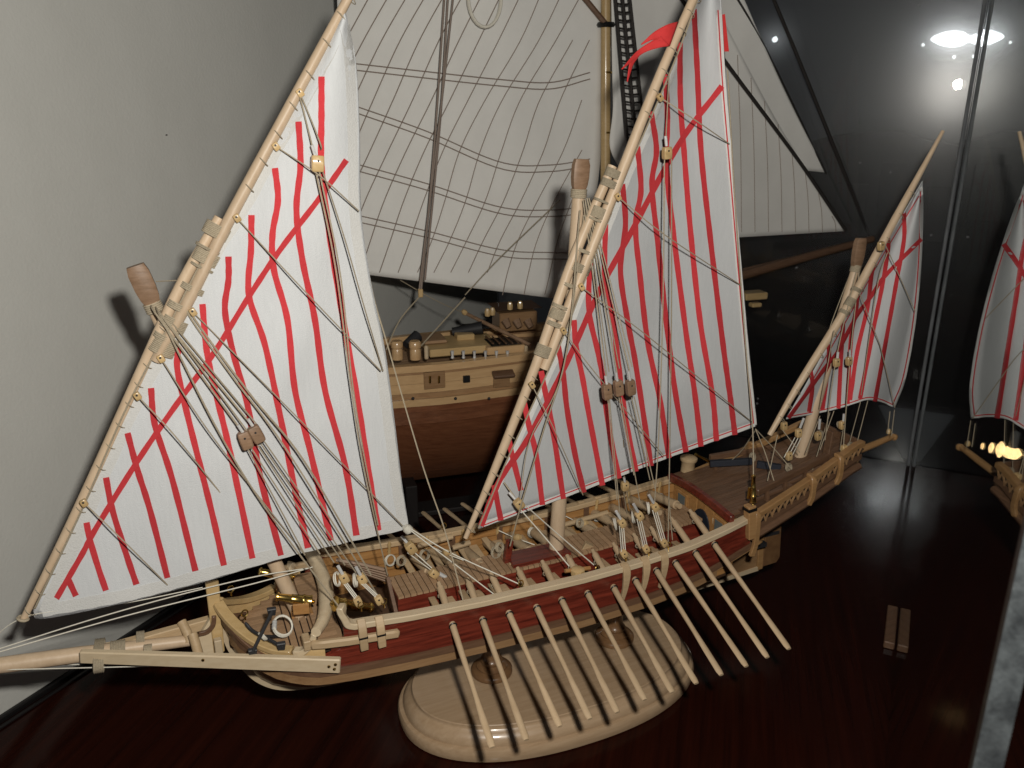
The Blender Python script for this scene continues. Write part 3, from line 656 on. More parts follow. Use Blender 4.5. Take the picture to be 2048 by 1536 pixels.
zs_.ribbon([(1588, 822), (1634, 745), (1698, 632), (1758, 524), (1806, 444), (1838, 392)], 2.0, 'red_edge_thread', 'stripe', 60, .021)
SZ = [[(1577, 836), (1618, 780), (1653, 732), (1675, 704), (1712, 634), (1742, 593), (1770, 552), (1843, 478)], [(1621, 740), (1625, 773), (1618, 824)],
 [(1653, 680), (1658, 716), (1645, 820)], [(1686, 629), (1686, 655), (1683, 700), (1677, 817)], [(1716, 575), (1712, 621), (1702, 678), (1695, 808)],
 [(1748, 525), (1742, 558), (1735, 615), (1715, 700), (1704, 773), (1700, 800)], [(1776, 475), (1776, 501), (1764, 574), (1748, 653), (1720, 798)], [(1808, 425), (1808, 479), (1795, 552), (1780, 637), (1750, 803)]]
for i, q in enumerate(SZ): zs_.ribbon(q, 8.5 if i else 8, 'red_stripe', 'stripe', None, .020 if i else .023, 'long diagonal red stripe' if i == 0 else None)
# robands: the ties that lace each sail to its yard
def robands(pts, px0, n, r, y, sk=0):
    for k in range(n):
        t = (k+.5)/n*(len(pts)-1); i = int(t); c = lerp(pts[i], pts[min(i+1, len(pts)-1)], t-i)
        ax = (pts[min(i+1, len(pts)-1)]-pts[i]).normalized()
        MB().ring(c+V((.012, -.004, -.006)), ax+V((.15, 0, -.25)), r, .0032, 12, 4, r*1.15).build('roband', 'line', G)
robands(fyp[:13], 0, 15, .035, YF); robands(fyp2[8:], 0, 11, .037, YF); robands(myp[:10], 0, 9, .038, YM); robands(myp2[9:], 0, 11, .040, YM); robands(zyp[1:16], 0, 12, .037, YZ)
# luff rope along yards
MB().tube(catmull([P(u+4, v-6, YF-.03) for u, v in f_luff], 60), .006, 5).build('luff_rope', 'line', G)
MB().tube(catmull([P(u+1, v-2, YM-.03) for u, v in m_luff[:-1]], 60), .006, 5).build('luff_rope', 'line', G)
# --- pennant
pf = [(1357, 43), (1335, 50), (1308, 65), (1285, 88), (1306, 80), (1318, 76), (1310, 84), (1284, 100), (1262, 118), (1243, 137), (1262, 122), (1258, 145), (1254, 163), (1266, 130), (1285, 107), (1312, 98), (1342, 90)]
vs = [P(u, v, YM-.03+.03*math.sin(u*.05)) for u, v in pf]
pn = MB(); top = [(1357, 43), (1335, 49), (1308, 64), (1282, 88)]; bot = [(1342, 92), (1320, 95), (1300, 98), (1270, 112)]
def flagsheet(top, bot, name='pennant'):
    a = catmull([V((*q, 0)) for q in top], 14); c = catmull([V((*q, 0)) for q in bot], 14)
    rows = [[(lambda q: P(q.x, q.y, YM-.03+.04*math.sin(q.x*.06)))(lerp(x, y_, k/4)) for k in range(5)] for x, y_ in zip(a, c)]
    return MB().grid(rows)
fg = flagsheet(top, [(1340, 91), (1322, 82), (1305, 80), (1283, 90)])
g2 = flagsheet([(1322, 72), (1300, 84), (1272, 104), (1243, 138)], [(1340, 92), (1316, 96), (1284, 108), (1244, 139)])
g3 = flagsheet([(1268, 112), (1260, 125), (1257, 140), (1254, 163)], [(1280, 110), (1268, 126), (1262, 142), (1255, 164)])
for g in (g2, g3): fg.add(g.v, g.f)
fg.build('pennant', 'pennant', G, 180, solid=.006)['label'] = 'red swallow tailed pennant streaming from the main yard'
f2 = MB(); a = [P(1441, 30, YM+.1), P(1450, 28, YM+.1), P(1458, 103, YM+.1), P(1447, 103, YM+.1)]
f2.prism(a, (0, .006, 0)).build('flag_end', 'pennant', G, 0)
# --- oars
HO = [(905, 1250), (965, 1240), (1018, 1227), (1073, 1215), (1123, 1200), (1175, 1187), (1227, 1175), (1270, 1160), (1312, 1140), (1350, 1125), (1390, 1105), (1428, 1088)]
TI = [(985, 1495), (1053, 1480), (1120, 1453), (1180, 1438), (1235, 1425), (1290, 1400), (1345, 1385), (1393, 1367), (1443, 1350), (1493, 1333), (1535, 1315), (1578, 1298)]
SLOPE = .29
for i, (h, t) in enumerate(zip(HO, TI)):
    hp = P(h[0], h[1], -.53); x = hp.x; hp = P(h[0], h[1], -(bm(x)+.005))
    d = ray(*t)                                             # blade tip on the oar's slope below its port
    s = ((hp.z-CAM.z) - SLOPE*(hp.y-CAM.y)) / (d.z - SLOPE*d.y)
    tp = CAM + d*s
    for side in (NEAR, FAR):
        a, e = hp.copy(), tp.copy()
        if side == FAR: a.y = -a.y; e.y = -e.y; e.z += .13; e = a+(e-a)*1.04
        ax = (e-a); inn = a-ax.normalized()*(.40 if side == NEAR else .48)
        L_ = ax.length; dr = ax.normalized()
        js = 1+.04*math.sin(i*2.3)
        pts = [inn, inn+dr*.045, inn+dr*.05, a-dr*.06, a+dr*.02, a+dr*.5*L_, a+dr*.62*L_, a+dr*.78*L_, a+dr*.97*L_, e]
        hr = .027 if side == NEAR else .040
        rr = [hr*.62, hr*.68, hr, hr, .024, .018*js, .018, .023, .024, .018]
        ff = [1, 1, 1, 1, 1, 1, .85, .6, .55, .6]
        o = MB().tube(pts, rr, 10, True, ff).build('oar', 'oar', G)
        pr = MB().ring(a+V((0, side*.012, 0)), V((0, 1, .25)), .026, .006, 14, 5); pr.build('oar_port_ring', 'black', G)
        # bench beside each oar handle
        bx = a.x+.09
        bo = bm(bx)
        vsb = [V((bx+dx, side*yy, zz)) for dx in (-.045, .045) for yy, zz in ((GW+.006, 1.13), (bo-.05, 1.16))]
        MB().bar(V((bx, side*(GW+.008), 1.13)), V((bx, side*(bo-.052), 1.15)), .085, .02).build('bench', 'lime', G, 0, .003)
        ey = inn+dr*.10
        MB().ring(ey+V((0, 0, -.02)), dr, .03, .005, 10, 4).build('oar_loop', 'line', G)
        if side == FAR and i % 2 == 0:
            x2 = a.x-.08; MB().box((x2, bm(x2)-.052, (zr(x2)+1.0)/2+.02), .05, .014, zr(x2)-1.1).build('rib_stanchion', 'brown', G, 0, .003)
# --- poop: bulkhead, deck, rails, stern gallery
PX0 = 1.43
b = MB()
MB().box((PX0+.02, 0, 1.21), .03, .84, .46).build('bulkhead', 'orange', G, 0)
for k in range(7):
    MB().box((PX0, -.36+.12*k, 1.2), .012, .112, .44).build('bulkhead_plank', 'orange', G, 0, .002)
for y in (.27, -.27):
    f = MB().box((PX0-.012, y, 1.27), .016, .15, .20).build('window', 'orange', G, 0, .003)
    MB().box((PX0-.016, y, 1.27), .016, .10, .15).build('pane', 'windowgrey', f, 0)
dp = [V((PX0-.02, .09*math.cos(t)-.02, 1.18+.16*math.sin(t))) for t in frange(0, math.pi, 10)]
MB().prism([V((PX0-.02, .09-.02+.03, .98)), *[V((p.x, p.y*1.3, p.z)) for p in dp], V((PX0-.02, -.14, .98))], (.012, 0, 0)).build('cabin_door', 'navy', G, 0)
bmr = catmull([V((PX0-.03, .46, 1.44)), V((PX0-.03, .2, 1.475)), V((PX0-.03, -.1, 1.475)), V((PX0-.03, -.45, 1.45))], 12)
MB().sweep(bmr, .045, .07).build('poop_beam', 'red', G, 40, .006)
def pz(x): return interp([(1.4, 1.47), (1.7, 1.50), (2.2, 1.585), (2.9, 1.76)], x)
y = -.42
while y < .42:
    x1 = 2.9
    while bm(x1)-.04 < abs(y)+.03 and x1 > 1.5: x1 -= .04
    MB().sweep([V((x, y+.0225, pz(x))) for x in frange(PX0-.01, x1, 6)], .040, .02).build('poop_plank', 'brown', G, 0)
    y += .045
xs = frange(PX0, 2.92, 10)
rowsp = [[V((x, -bm(x)+.03, pz(x)-.016)), V((x, bm(x)-.03, pz(x)-.016))] for x in xs]
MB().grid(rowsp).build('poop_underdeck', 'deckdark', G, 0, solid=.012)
# pale canopy bench before the cabin door
for (c0, k) in ((P(1428, 1045, -.20), 1.0), (P(1452, 1050, -.32), .75)):
    pl_ = [c0+V((.0, 0, -.13)), c0+V((.07, -.17*k, -.12)), c0+V((.09, -.13*k, .10*k)), c0+V((.07, -.06*k, .17*k)), c0+V((.04, .0, .16*k)), c0+V((.0, .04, .02))]
    MB().prism(pl_, (.03, .0, .01)).build('bench_side', 'cream', G, 0, .01)
for side in (NEAR, FAR):
    pts = [V((x, side*(bm(x)-.005), zr(x)-.012)) for x in frange(1.60, 2.86, 14)]
    MB().sweep(pts, .06, .05).build('quarter_rail', 'pine', G, 40, .005)
    # pierced balustrade with its own little posts over a dark back
    for k in range(34):
        x = lerp(1.64, 2.84, (k+.5)/34); s = .018 if k % 2 else -.018
        MB().bar(V((x-s, side*(bm(x)+.006), zr(x)-.115)), V((x+s, side*(bm(x)+.006), zr(x)-.035)), .012, .012, V((1, 0, 0))).build('baluster', 'hull', G, 0)
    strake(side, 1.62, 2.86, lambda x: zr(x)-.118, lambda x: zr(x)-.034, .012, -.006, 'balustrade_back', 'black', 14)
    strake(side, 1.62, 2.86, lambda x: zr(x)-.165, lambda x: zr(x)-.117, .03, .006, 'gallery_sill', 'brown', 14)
    pts = [V((x, side*(bm(x)+.004), zr(x)-.20-.02*(x-1.6))) for x in frange(1.60, 2.84, 14)]
    MB().tube(pts, .034, 8).build('gallery_wale', 'brown', G)
    for x, hh in ((1.62, .40), (2.23, .26), (2.55, .26)):
        z1 = zr(x)+.03; c = catmull([V((x, side*(bm(x)-.03), z1)), V((x, side*(bm(x)+.03), z1-.01)), V((x, side*(bm(x)+.045), z1-.08)), V((x+.01, side*(bm(x)+.035), z1-hh*.7)), V((x-.015, side*(bm(x)+.03), z1-hh))], 12)
        MB().sweep(c, .05, .032, V((0, side, 0))).build('stern_bracket', 'pine', G, 40, .006)
# gallery end board & platform underside
MB().box((2.88, 0, 1.76), .03, .52, .14).build('stern_board', 'brown', G, 0, .004)
rowsu = [[V((x, -bm(x)+.02, zr(x)-.2)), V((x, 0, zr(x)-.24)), V((x, bm(x)-.02, zr(x)-.2))] for x in frange(1.6, 2.88, 8)]
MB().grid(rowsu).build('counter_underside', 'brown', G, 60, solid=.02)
# cabin transom closing the hull under the poop
MB().prism([V((1.62, -.42, 1.30)), V((1.62, .42, 1.30)), V((1.62, .30, 1.02)), V((1.62, -.30, 1.02))], (.02, 0, 0)).build('transom', 'hull', G, 0)
# rudder
rud = MB().prism([V((2.15, -.018, .60)), V((2.15, -.018, 1.36)), V((2.30, -.018, 1.36)), V((2.345, -.018, .66)), V((2.31, -.018, .61))], (0, .036, 0)).build('rudder', 'turned', G, 0, .006)
for z in (.93, 1.2):
    MB().box((2.20, 0, z), .20, .045, .035).build('rudder_hinge', 'iron', rud, 0)
MB().box((1.98, -.135, .93), .13, .05, .04).build('hinge_strap', 'iron', G, 0)
# corner posts and swivel guns
fp = MB().lathe([(.065, 0), (.062, .10), (.06, .20), (.072, .215), (.078, .225), (.078, .245), (.06, .258)], P(1372, 965, .45), V((.05, 0, 1)), 16).build('corner_post', 'lime', G)
MB().bar(P(1500, 1075, -.47), P(1500, 1010, -.47), .075, .075, V((1, 0, 0))).build('corner_post', 'pine', G, 0, .006)
MB().bar(P(1500, 1020, -.47), P(1500, 1014, -.47), .08, .08, V((1, 0, 0))).build('post_band', 'black', G, 0)
gun(P(1507, 950, -.48), P(1506, 1006, -.50), .026, False)
gun(P(1390, 908, .46), P(1441, 934, .46), .017, False)
MB().bar(P(1497, 997, -.46), P(1500, 975, -.46), .02, .02, V((1, 0, 0))).build('swivel_fork', 'brass', G, 0)
# dark spar crutch beam
MB().bar(P(1420, 927, .28), P(1504, 922, .10), .05, .055).build('crutch_beam', 'navy', G, 0, .005)
MB().bar(P(1514, 928, .08), P(1562, 936, -.05), .05, .06).build('crutch_beam', 'navy', G, 0, .005)
MB().tube([P(1548, 975, .0), P(1549, 940, .0)], .03, 10).build('crutch_post', 'lime', G)
MB().bar(P(1430, 945, .28), P(1430, 930, .28), .03, .03, V((1, 0, 0))).build('crutch_post', 'brown', G, 0)
MB().bar(P(1512, 985, -.38), P(1655, 912, -.27), .05, .06).build('awning_rail', 'brown', G, 0, .006)
MB().bar(P(1420, 915, .42), P(1560, 890, .33), .05, .05).build('awning_rail', 'brown', G, 0, .006)
for (u, v0, v1, yy) in ((1534, 1020, 978, -.37), (1570, 1000, 960, -.34), (1610, 985, 940, -.31), (1650, 960, 912, -.28)):
    MB().bar(P(u, v0, yy), P(u, v1, yy), .035, .03, V((1, 0, 0))).build('awning_post', 'brown', G, 0, .004)
MB().bar(P(1645, 948, -.2), P(1662, 862, -.2), .09, .03, V((1, 0, 0)), .07, .03).build('stern_upright', 'brown', G, 0, .006)
MB().bar(P(1560, 935, .33), P(1640, 890, .3), .05, .05).build('far_rail', 'orange', G, 0, .005)
for (u, v, yy) in ((1530, 918, .33), (1558, 913, .33), (1618, 893, .3)):
    MB().lathe([(.022, 0), (.03, .03), (.03, .06), (.015, .075)], P(u, v+8, yy), V((0, 0, 1)), 12).build('rail_knob', 'lime', G)
bo = [P(1700, 908, 0), P(1750, 888, 0), P(1785, 873, 0)]
MB().tube(bo, [.034, .032, .028], 10).build('stern_boom', 'pine', G)
MB().lathe([(.02, 0), (.034, .015), (.034, .045), (.02, .06)], P(1786, 880, 0), V((.2, 0, 1)), 10).build('boom_cap', 'pine', G)
MB().lathe([(.015, 0), (.024, .01), (.024, .035), (.012, .05)], P(1777, 868, -.03), V((0, 0, 1)), 10).build('sheet_block', 'yellow', G)
# --- rigging
def line(px, r=.0062, mt='line', name='rigging_line', sag=0, n=None):
    pts = [P(*q) for q in px]; r = r*.72
    if len(pts) == 2:
        n = n or 6; a, e = pts; pts = [lerp(a, e, i/n)+V((0, 0, -sag*4*(i/n)*(1-i/n))) for i in range(n+1)]
    else: pts = catmull(pts, 6*len(pts))
    return MB().tube(pts, r, 5).build(name, mt, G)
def pblock(u, v, y, w_=.05, h=.07, mt='block', du=0, dv=1):
    c = P(u, v, y); up = (P(u+du*20, v+dv*20, y)-c).normalized(); sx = up.cross(V((0, 1, 0))).normalized()
    vs = []; fs = []
    for t, k in ((-1, .86), (-.8, 1.0), (0, 1.04), (.8, 1.0), (1, .86)):
        cc = c+up*h/2*t
        vs += [cc+sx*a*w_/2*k+V((0, 1, 0))*b_*w_*.38*k for a, b_ in ((-1, -.75), (-.8, -1), (.8, -1), (1, -.75), (1, .75), (.8, 1), (-.8, 1), (-1, .75))]
    for i in range(4):
        for j in range(8): fs.append((i*8+j, i*8+(j+1) % 8, i*8+8+(j+1) % 8, i*8+8+j))
    fs += [tuple(range(7, -1, -1)), tuple(32+j for j in range(8))]
    o = MB().add(vs, fs).build('pulley_block', mt, G, 40)
    MB().lathe([(.007, -.41*w_), (.007, .41*w_)], c-up*h*.18, V((0, 1, 0)), 8).build('sheave_pin', 'iron', o)
    return o
def whip(p, q, r=.012): return MB().tube([P(*p), P(*q)], r*.85, 7).build('whipping', 'whip', G)
yS = YF-.16    # in front of the fore sail
# fore brails with their small pulleys on the yard
for (a, mid, e) in (((600, 186), (640, 285), (640, 300)), ((552, 293), (640, 352), (718, 422)), ((474, 436), (600, 572), (762, 742)), ((386, 624), (590, 830), (806, 1052)), ((322, 717), (430, 880), (610, 1110)), ((275, 792), (350, 872), (440, 985)), ((168, 1006), (250, 1085), (335, 1170))):
    line([(*a, YF-.06), (*mid, yS-.02), (*e, YF-.08)], .0058)
    pblock(a[0], a[1], YF-.06, .035, .045, 'yellow', .6, .8)
pblock(635, 327, yS, .07, .09, 'yellow'); whip((624, 290, yS), (632, 316, yS))
line([(598, 186, YF-.06), (624, 290, yS)], .006)
line([(630, 335, yS), (672, 540, yS-.02), (700, 760, yS-.02), (722, 905, yS), (752, 1050, yS+.05), (775, 1150, -.1)], .0068)
line([(637, 335, yS), (680, 545, yS-.02), (704, 760, yS-.02), (727, 905, yS), (756, 1050, yS+.05)], .0068)
line([(643, 335, yS), (690, 480, yS), (730, 620, yS), (766, 742, YF-.05)], .006)
# fore halyard and shroud tackles
for (a, e, bx) in (((303, 612, -.06), (488, 868, -.3), (492, 880)), ((322, 622, -.08), (508, 856, -.3), (513, 870))):
    line([(a[0]-4, a[1]-6, 0), (a[0]+22, a[1]+34, -.185), e], .0075); line([(a[0]+4, a[1]-4, 0), (a[0]+34, a[1]+38, -.185), (e[0]+8, e[1]-4, e[2])], .0065); whip((e[0]-12, e[1]-18, -.3), (*e[:2], -.3))
pblock(491, 880, -.3, .07, .11, 'block', .35, .9); pblock(513, 868, -.31, .07, .11, 'block', .5, .85)
for (a, e) in (((495, 897), (610, 1110)), ((503, 897), (640, 1108)), ((515, 890), (668, 1125)), ((522, 888), (690, 1130)), ((528, 882), (712, 1145))):
    line([(*a, -.31), (*e, -.36)], .0062)
line([(372, 606, -.15), (384, 640, -.18), (470, 760, -.26), (560, 880, -.3), (668, 1050, -.33), (770, 1215, -.2)], .0075)
line([(376, 604, -.15), (394, 645, -.18), (500, 788, -.26), (600, 910, -.3), (690, 1060, -.33), (742, 1150, -.3)], .0085)
line([(308, 610, 0), (332, 655, -.19), (430, 850, -.28), (520, 1000, -.3), (660, 1190, -.35), (700, 1240, -.4)], .0075)
line([(305, 615, .0), (318, 640, -.1), (335, 690, -.15)], .008)
line([(283, 590, 0), (310, 640, .0)], .006); line([(312, 563, 0), (372, 560, YF)], .005)
# near-side deadeye tackles at the fore shrouds
def tackle(a, e, y0, y1):
    whip((a[0]-12, a[1]-24, y0), (a[0]-3, a[1]-8, y0), .014)
    pblock(a[0], a[1], y0, .055, .07, 'yellow', .5, .9); pblock(e[0], e[1], y1, .05, .06, 'yellow', .5, .9)
    for k in (-5, -1, 3): line([(a[0]+k, a[1]+6, y0), (e[0]+k, e[1]-4, y1)], .0055, 'whiteline')
    coil(P(a[0]-13, a[1]+2, y0), V((.9, -.4, .2)), .045, .007, 3)
tackle((688, 1156), (716, 1203), -.38, -.48); tackle((724, 1158), (758, 1200), -.34, -.49)
tackle((1244, 1046), (1248, 1108), -.34, -.49); tackle((1279, 1032), (1292, 1098), -.34, -.49); tackle((1310, 1014), (1328, 1086), -.34, -.49)
for (u, v) in ((722, 1215), (768, 1208), (1252, 1116), (1298, 1106), (1337, 1094)): ringbolt(P(u, v, -.5), .02)
# sheets, stays and running lines
line([(820, 1060, YF-.05), (990, 1190, -.48)], .007, 'whiteline'); line([(822, 1058, YF-.05), (902, 1106, -.25), (1038, 1168, -.46)], .007, 'whiteline')
MB().lathe([(.02, -.03), (.034, -.01), (.034, .02), (.02, .035)], P(815, 1058, YF-.02), V((.6, 0, -.8)), 10).build('clew_knot', 'whiteline', G)
line([(700, 300, .02), (740, 560, .0), (775, 690, -.05), (845, 930, -.2), (890, 1062, -.3), (926, 1200, -.5)], .0068)
line([(-40, 1310, 0), (180, 1240, -.02), (350, 1192, -.04), (512, 1153, -.08), (618, 1136, -.05)], .0065, 'whiteline'); line([(-40, 1315, 0), (250, 1232, -.04), (512, 1166, -.1), (625, 1134, -.05)], .0065, 'whiteline')
line([(-30, 1290, 0), (57, 1232, YF), (250, 1206, YF-.02), (405, 1175, -.1)], .005, 'whiteline'); line([(-60, 1341, -.03), (300, 1332, -.12), (380, 1325, -.2)], .006, 'whiteline'); line([(-60, 1332, .02), (160, 1329, 0)], .005, 'whiteline')
MB().ring(P(46, 1237, YF), V((.4, 0, 1)), .028, .01, 10, 5).build('tack_lashing', 'line', G)
# main mast rigging
ym = YM-.16
for (a, e) in (((1166, 400), (1213, 752)), ((1170, 398), (1234, 745)), ((1174, 396), (1259, 742))):
    line([(*a, -.1), (*e, -.32)], .0068); line([(a[0]+4, a[1], -.1), (e[0]+5, e[1]-8, -.32)], .0058); whip((e[0]-2, e[1], -.32), (e[0]+2, e[1]+24, -.32))
for (u, v) in ((1214, 783), (1237, 776), (1261, 775)): pblock(u, v, -.32, .066, .115, 'block', .1, 1)
for (a, e) in (((1216, 800), (1234, 1000)), ((1219, 800), (1240, 1030)), ((1238, 795), (1268, 950)), ((1242, 795), (1280, 1005)), ((1263, 795), (1300, 960)), ((1268, 793), (1312, 985))):
    line([(*a, -.32), (*e, -.34)], .006)
line([(1160, 420, -.1), (1134, 700, ym-.02), (1087, 861, ym), (1046, 997, ym), (1020, 1092, -.2)], .0085); line([(1168, 430, -.1), (1126, 740, ym-.02), (1060, 880, ym), (1040, 1000, ym)], .005)
pblock(1334, 306, ym, .06, .08, 'yellow'); whip((1331, 272, ym), (1333, 292, ym)); line([(1338, 150, YM-.06), (1332, 275, ym)], .006)
line([(1329, 318, ym), (1326, 600, ym-.03), (1318, 860, ym-.03), (1309, 1010, -.33)], .0068); line([(1343, 318, ym), (1343, 600, ym-.03), (1340, 860, ym-.03), (1336, 1095, -.45)], .0068)
line([(1338, 1000, -.4), (1345, 1080, -.47)], .006)
for (a, mid, e) in (((1320, 195), (1390, 240), (1459, 288)), ((1236, 394), (1330, 470), (1481, 570)), ((1163, 574), (1300, 676), (1505, 845)), ((1127, 662), (1190, 745), (1328, 912)), ((1064, 770), (1110, 862), (1166, 990))):
    line([(*a, YM-.06), (*mid, ym), (*e, YM-.03)], .0056); pblock(a[0], a[1], YM-.07, .035, .05, 'yellow', .5, .8)
line([(1008, 965, YM-.03), (1030, 995, -.22)], .009); whip((1018, 985, -.2), (1030, 998, -.23)); pblock(1038, 1008, -.24, .065, .075, 'yellow', .6, .8)
line([(1040, 1018, -.24), (1090, 1075, -.3), (1138, 1132, -.42)], .0065, 'whiteline'); line([(1050, 1010, -.24), (1120, 1072, -.3), (1188, 1130, -.44)], .0065, 'whiteline')
line([(1455, 140, YM), (1470, 400, YM-.02), (1492, 700, YM-.06), (1505, 850, -.3), (1507, 958, -.47)], .0075)
line([(1511, 858, YM), (1530, 905, -.2), (1548, 962, -.36)], .006); line([(1511, 858, YM), (1555, 905, -.1), (1600, 960, -.25)], .006); line([(1510, 862, YM), (1480, 905, .1), (1445, 935, .28)], .006)
pblock(1250, 972, .1, .06, .075, 'yellow'); whip((1248, 955, .1), (1250, 965, .1)); line([(1247, 980, .1), (1255, 1035, .2)], .006); line([(1253, 980, .1), (1265, 1045, .2)], .006); pblock(1260, 1045, .2, .05, .06, 'yellow')
line([(1247, 880, -.05), (1249, 955, .1)], .006)
# mast coil, deck tackles between the oars
for (p, q) in (((803, 1072, .2), (816, 1088, .15)),):
    whip(p, q, .014)
pblock(822, 1096, .12, .07, .09, 'yellow', .6, .8); line([(815, 1105, .12), (862, 1140, .02)], .007, 'whiteline'); line([(828, 1104, .12), (868, 1140, .02)], .007, 'whiteline'); pblock(868, 1147, .0, .06, .07, 'yellow', .8, .5)
whip((878, 1147, 0), (892, 1155, -.02), .018)
for (u, v, yy, R) in ((850, 1110, .15, .05), (803, 1122, .2, .045), (992, 1105, .1, .055), (1000, 1095, .1, .045), (1160, 1046, .25, .045), (1505, 915, .2, .05), (1578, 935, -.15, .045), (1655, 880, -.1, .045), (1680, 850, -.1, .04), (1640, 868, -.1, .04), (1701, 895, -.25, .055), (1447, 950, .25, .04), (1583, 985, -.3, .04)):
    coil(P(u, v, yy), V((.4, -.9, .3)), R*.8, .0045, 5, 'rope_coil', 'line')
# pins, small blocks and loose falls along the far side
for k in range(9):
    x = -1.2+.31*k; y = bm(x)-.06; z = zr(x)-.03
    MB().lathe([(.012, -.07), (.016, -.02), (.010, .0), (.017, .035), (.008, .06)], V((x, y, z)), V((0, -.25, 1)), 8).build('belaying_pin', 'yellow', G)
    if k % 2 == 0:
        coil(V((x, y-.02, z-.10)), V((.3, -1, .2)), .042, .0075, 4)
    else:
        p = V((x+.1, y-.12, 1.22)); MB().tube([V((x, y, z-.02)), p, p+V((.12, -.14, -.02))], .005, 5).build('rigging_line', 'whiteline', G)
        MB().lathe([(.02, 0), (.03, .02), (.03, .05), (.018, .07)], p, V((.3, -.6, .3)), 10).build('pulley_block', 'yellow', G)
for k in range(10):
    x = -1.08+.235*k
    MB().bar(V((x, GW+.01, 1.165)), V((x-.02, bm(x)-.06, 1.205)), .05, .018).build('footrest', 'lime', G, 0, .003)
    MB().bar(V((x+.03, -GW-.01, 1.165)), V((x+.01, -bm(x)+.06, 1.205)), .05, .018).build('footrest', 'lime', G, 0, .003)
# knight post with coil, low pins
MB().bar(V((P(1012, 1130, 0).x, 0, 1.20)), P(1020, 1080, 0), .05, .05, V((1, 0, 0))).build('knight_head', 'red', G, 0, .006)
MB().prism([P(1155, 1115, -.1), P(1172, 1087, -.1), P(1200, 1099, -.1)], (.02, .05, 0)).build('mast_wedge', 'lime', G, 0, .004)
MB().bar(P(1018, 1122, -.02), P(1050, 1138, -.05), .09, .02).build('mast_wedge', 'lime', G, 0, .004)
wh = MB().lathe([(.05, 0), (.055, .02), (.055, .05), (.035, .06)], P(1155, 1150, -.42), V((0, 0, 1)), 8).build('cleat_drum', 'yellow', G)
MB().tube([P(1130, 1142, -.4), P(1180, 1136, -.4)], .016, 8).build('cleat_pin', 'orange', G)
for (a, e, yy) in (((835, 1092), (905, 1073), .34), ((1120, 1052), (1215, 1025), .34), ((940, 1085), (905, 1096), .3)):
    MB().tube([P(*a, yy), P(*e, yy)], .022, 8).build('pin_rail', 'lime', G)
mb = MB()
for k in range(5): mb.tube([P(672+k*7, 1120+k*3, .1), P(720+k*4, 1128+k*5, .05), P(770+k*3, 1140+k*6, -.05)], .016, 6)
mb.build('spare_spars', 'block', G)
MB().bar(P(775, 1155, -.1), P(792, 1228, -.25), .025, .03).build('boarding_pike', 'brown', G, 0)
# mizzen rigging
yz = -.22
for (a, e) in (((1770, 488), (1830, 622)), ((1719, 586), (1760, 690)), ((1760, 690), (1790, 815)), ((1668, 660), (1640, 815))): line([(*a, yz), (*e, yz)], .0052)
for (a, e) in (((1722, 800), (1699, 886)), ((1736, 800), (1714, 886)), ((1780, 823), (1775, 868)), ((1789, 820), (1783, 872)), ((1640, 832), (1612, 905)), ((1668, 822), (1640, 900)), ((1660, 825), (1625, 940)), ((1693, 815), (1680, 900)), ((1555, 870), (1535, 962)), ((1565, 860), (1600, 905))):
    line([(*a, -.12), (*e, -.26)], .0055)
line([(1712, 545, -.05), (1672, 720, yz), (1650, 880, -.25)], .0065); line([(1718, 545, -.05), (1700, 720, yz), (1686, 905, -.28)], .0065); line([(1775, 505, yz), (1757, 560, yz), (1735, 700, yz), (1720, 805, -.15)], .0052)
line([(1703, 540, .03), (1665, 640, .05), (1640, 715, .05)], .005)
for (u, v, yy) in ((1673, 725, yz), (1698, 722, yz), (1568, 852, -.1), (1597, 866, -.2), (1578, 912, -.24), (1636, 872, -.2), (1684, 850, -.2), (1688, 898, -.28), (1762, 492, yz)):
    pblock(u, v, yy, .05, .07, 'yellow')
for (a, e) in (((1590, 875), (1568, 915)), ((1596, 876), (1574, 918)), ((1602, 876), (1581, 918))): line([(*a, -.2), (*e, -.24)], .0055, 'whiteline')
for (p, q) in (((1608, 836, -.2), (1600, 856, -.2)), ((1640, 838, -.2), (1638, 858, -.2)), ((1700, 700, yz), (1700, 714, yz)), ((1676, 704, yz), (1675, 716, yz)), ((1688, 828, -.2), (1687, 842, -.2))): whip(p, q, .013)

# ================================================================== the cutter model behind
CA = V((math.cos(math.radians(-6)), math.sin(math.radians(-6)), 0)); CB = V((-CA.y, CA.x, 0)); CO = V((.35, 3.35, 0))
K = thing('cutter_model', CO+V((0, 0, .5)), 'varnished single-masted model cutter with large seamed grey sails, standing behind the galley', 'model ship')
def kp_(s, t, z): return CO+CA*s+CB*t+V((0, 0, z))
def KP(u, v, t=0.0): return PN(u, v, CB, CB.dot(CO)+t)
def ksz(q): return (q-CO).dot(CA), q.z
near = -.62
zrail = KP(920, 716, near).z; s_l = ksz(KP(745, 716, near))[0]
KB = [(-1.75, .30), (-1.5, .42), (-1.0, .56), (-.3, .63), (.6, .62), (1.4, .50), (2.0, .30), (2.45, .03)]
KR = [(-1.75, zrail+.02), (-.8, zrail-.01), (0, zrail), (1.2, zrail+.04), (2.45, zrail+.22)]
def kb(s): return interp(KB, s)
def kr(s): return interp(KR, s)
zw0 = KP(920, 800, near).z; zkeel = KP(920, 955, -.1).z
rows = []
for s in frange(-1.75, 2.45, 36):
    r = []
    for side in (-1, 1):
        for k in (frange(0, 1, 12) if side < 0 else frange(1, 0, 12)[1:]):
            y = kb(s)*(1-k**1.7)**.85 if k < 1 else 0.0
            r.append(kp_(s, side*max(.012, y*1.0), lerp(zw0+.02, zkeel, k)))
    rows.append(r)
MB().grid(rows).build('hull_bottom', 'reddish', K, 60)
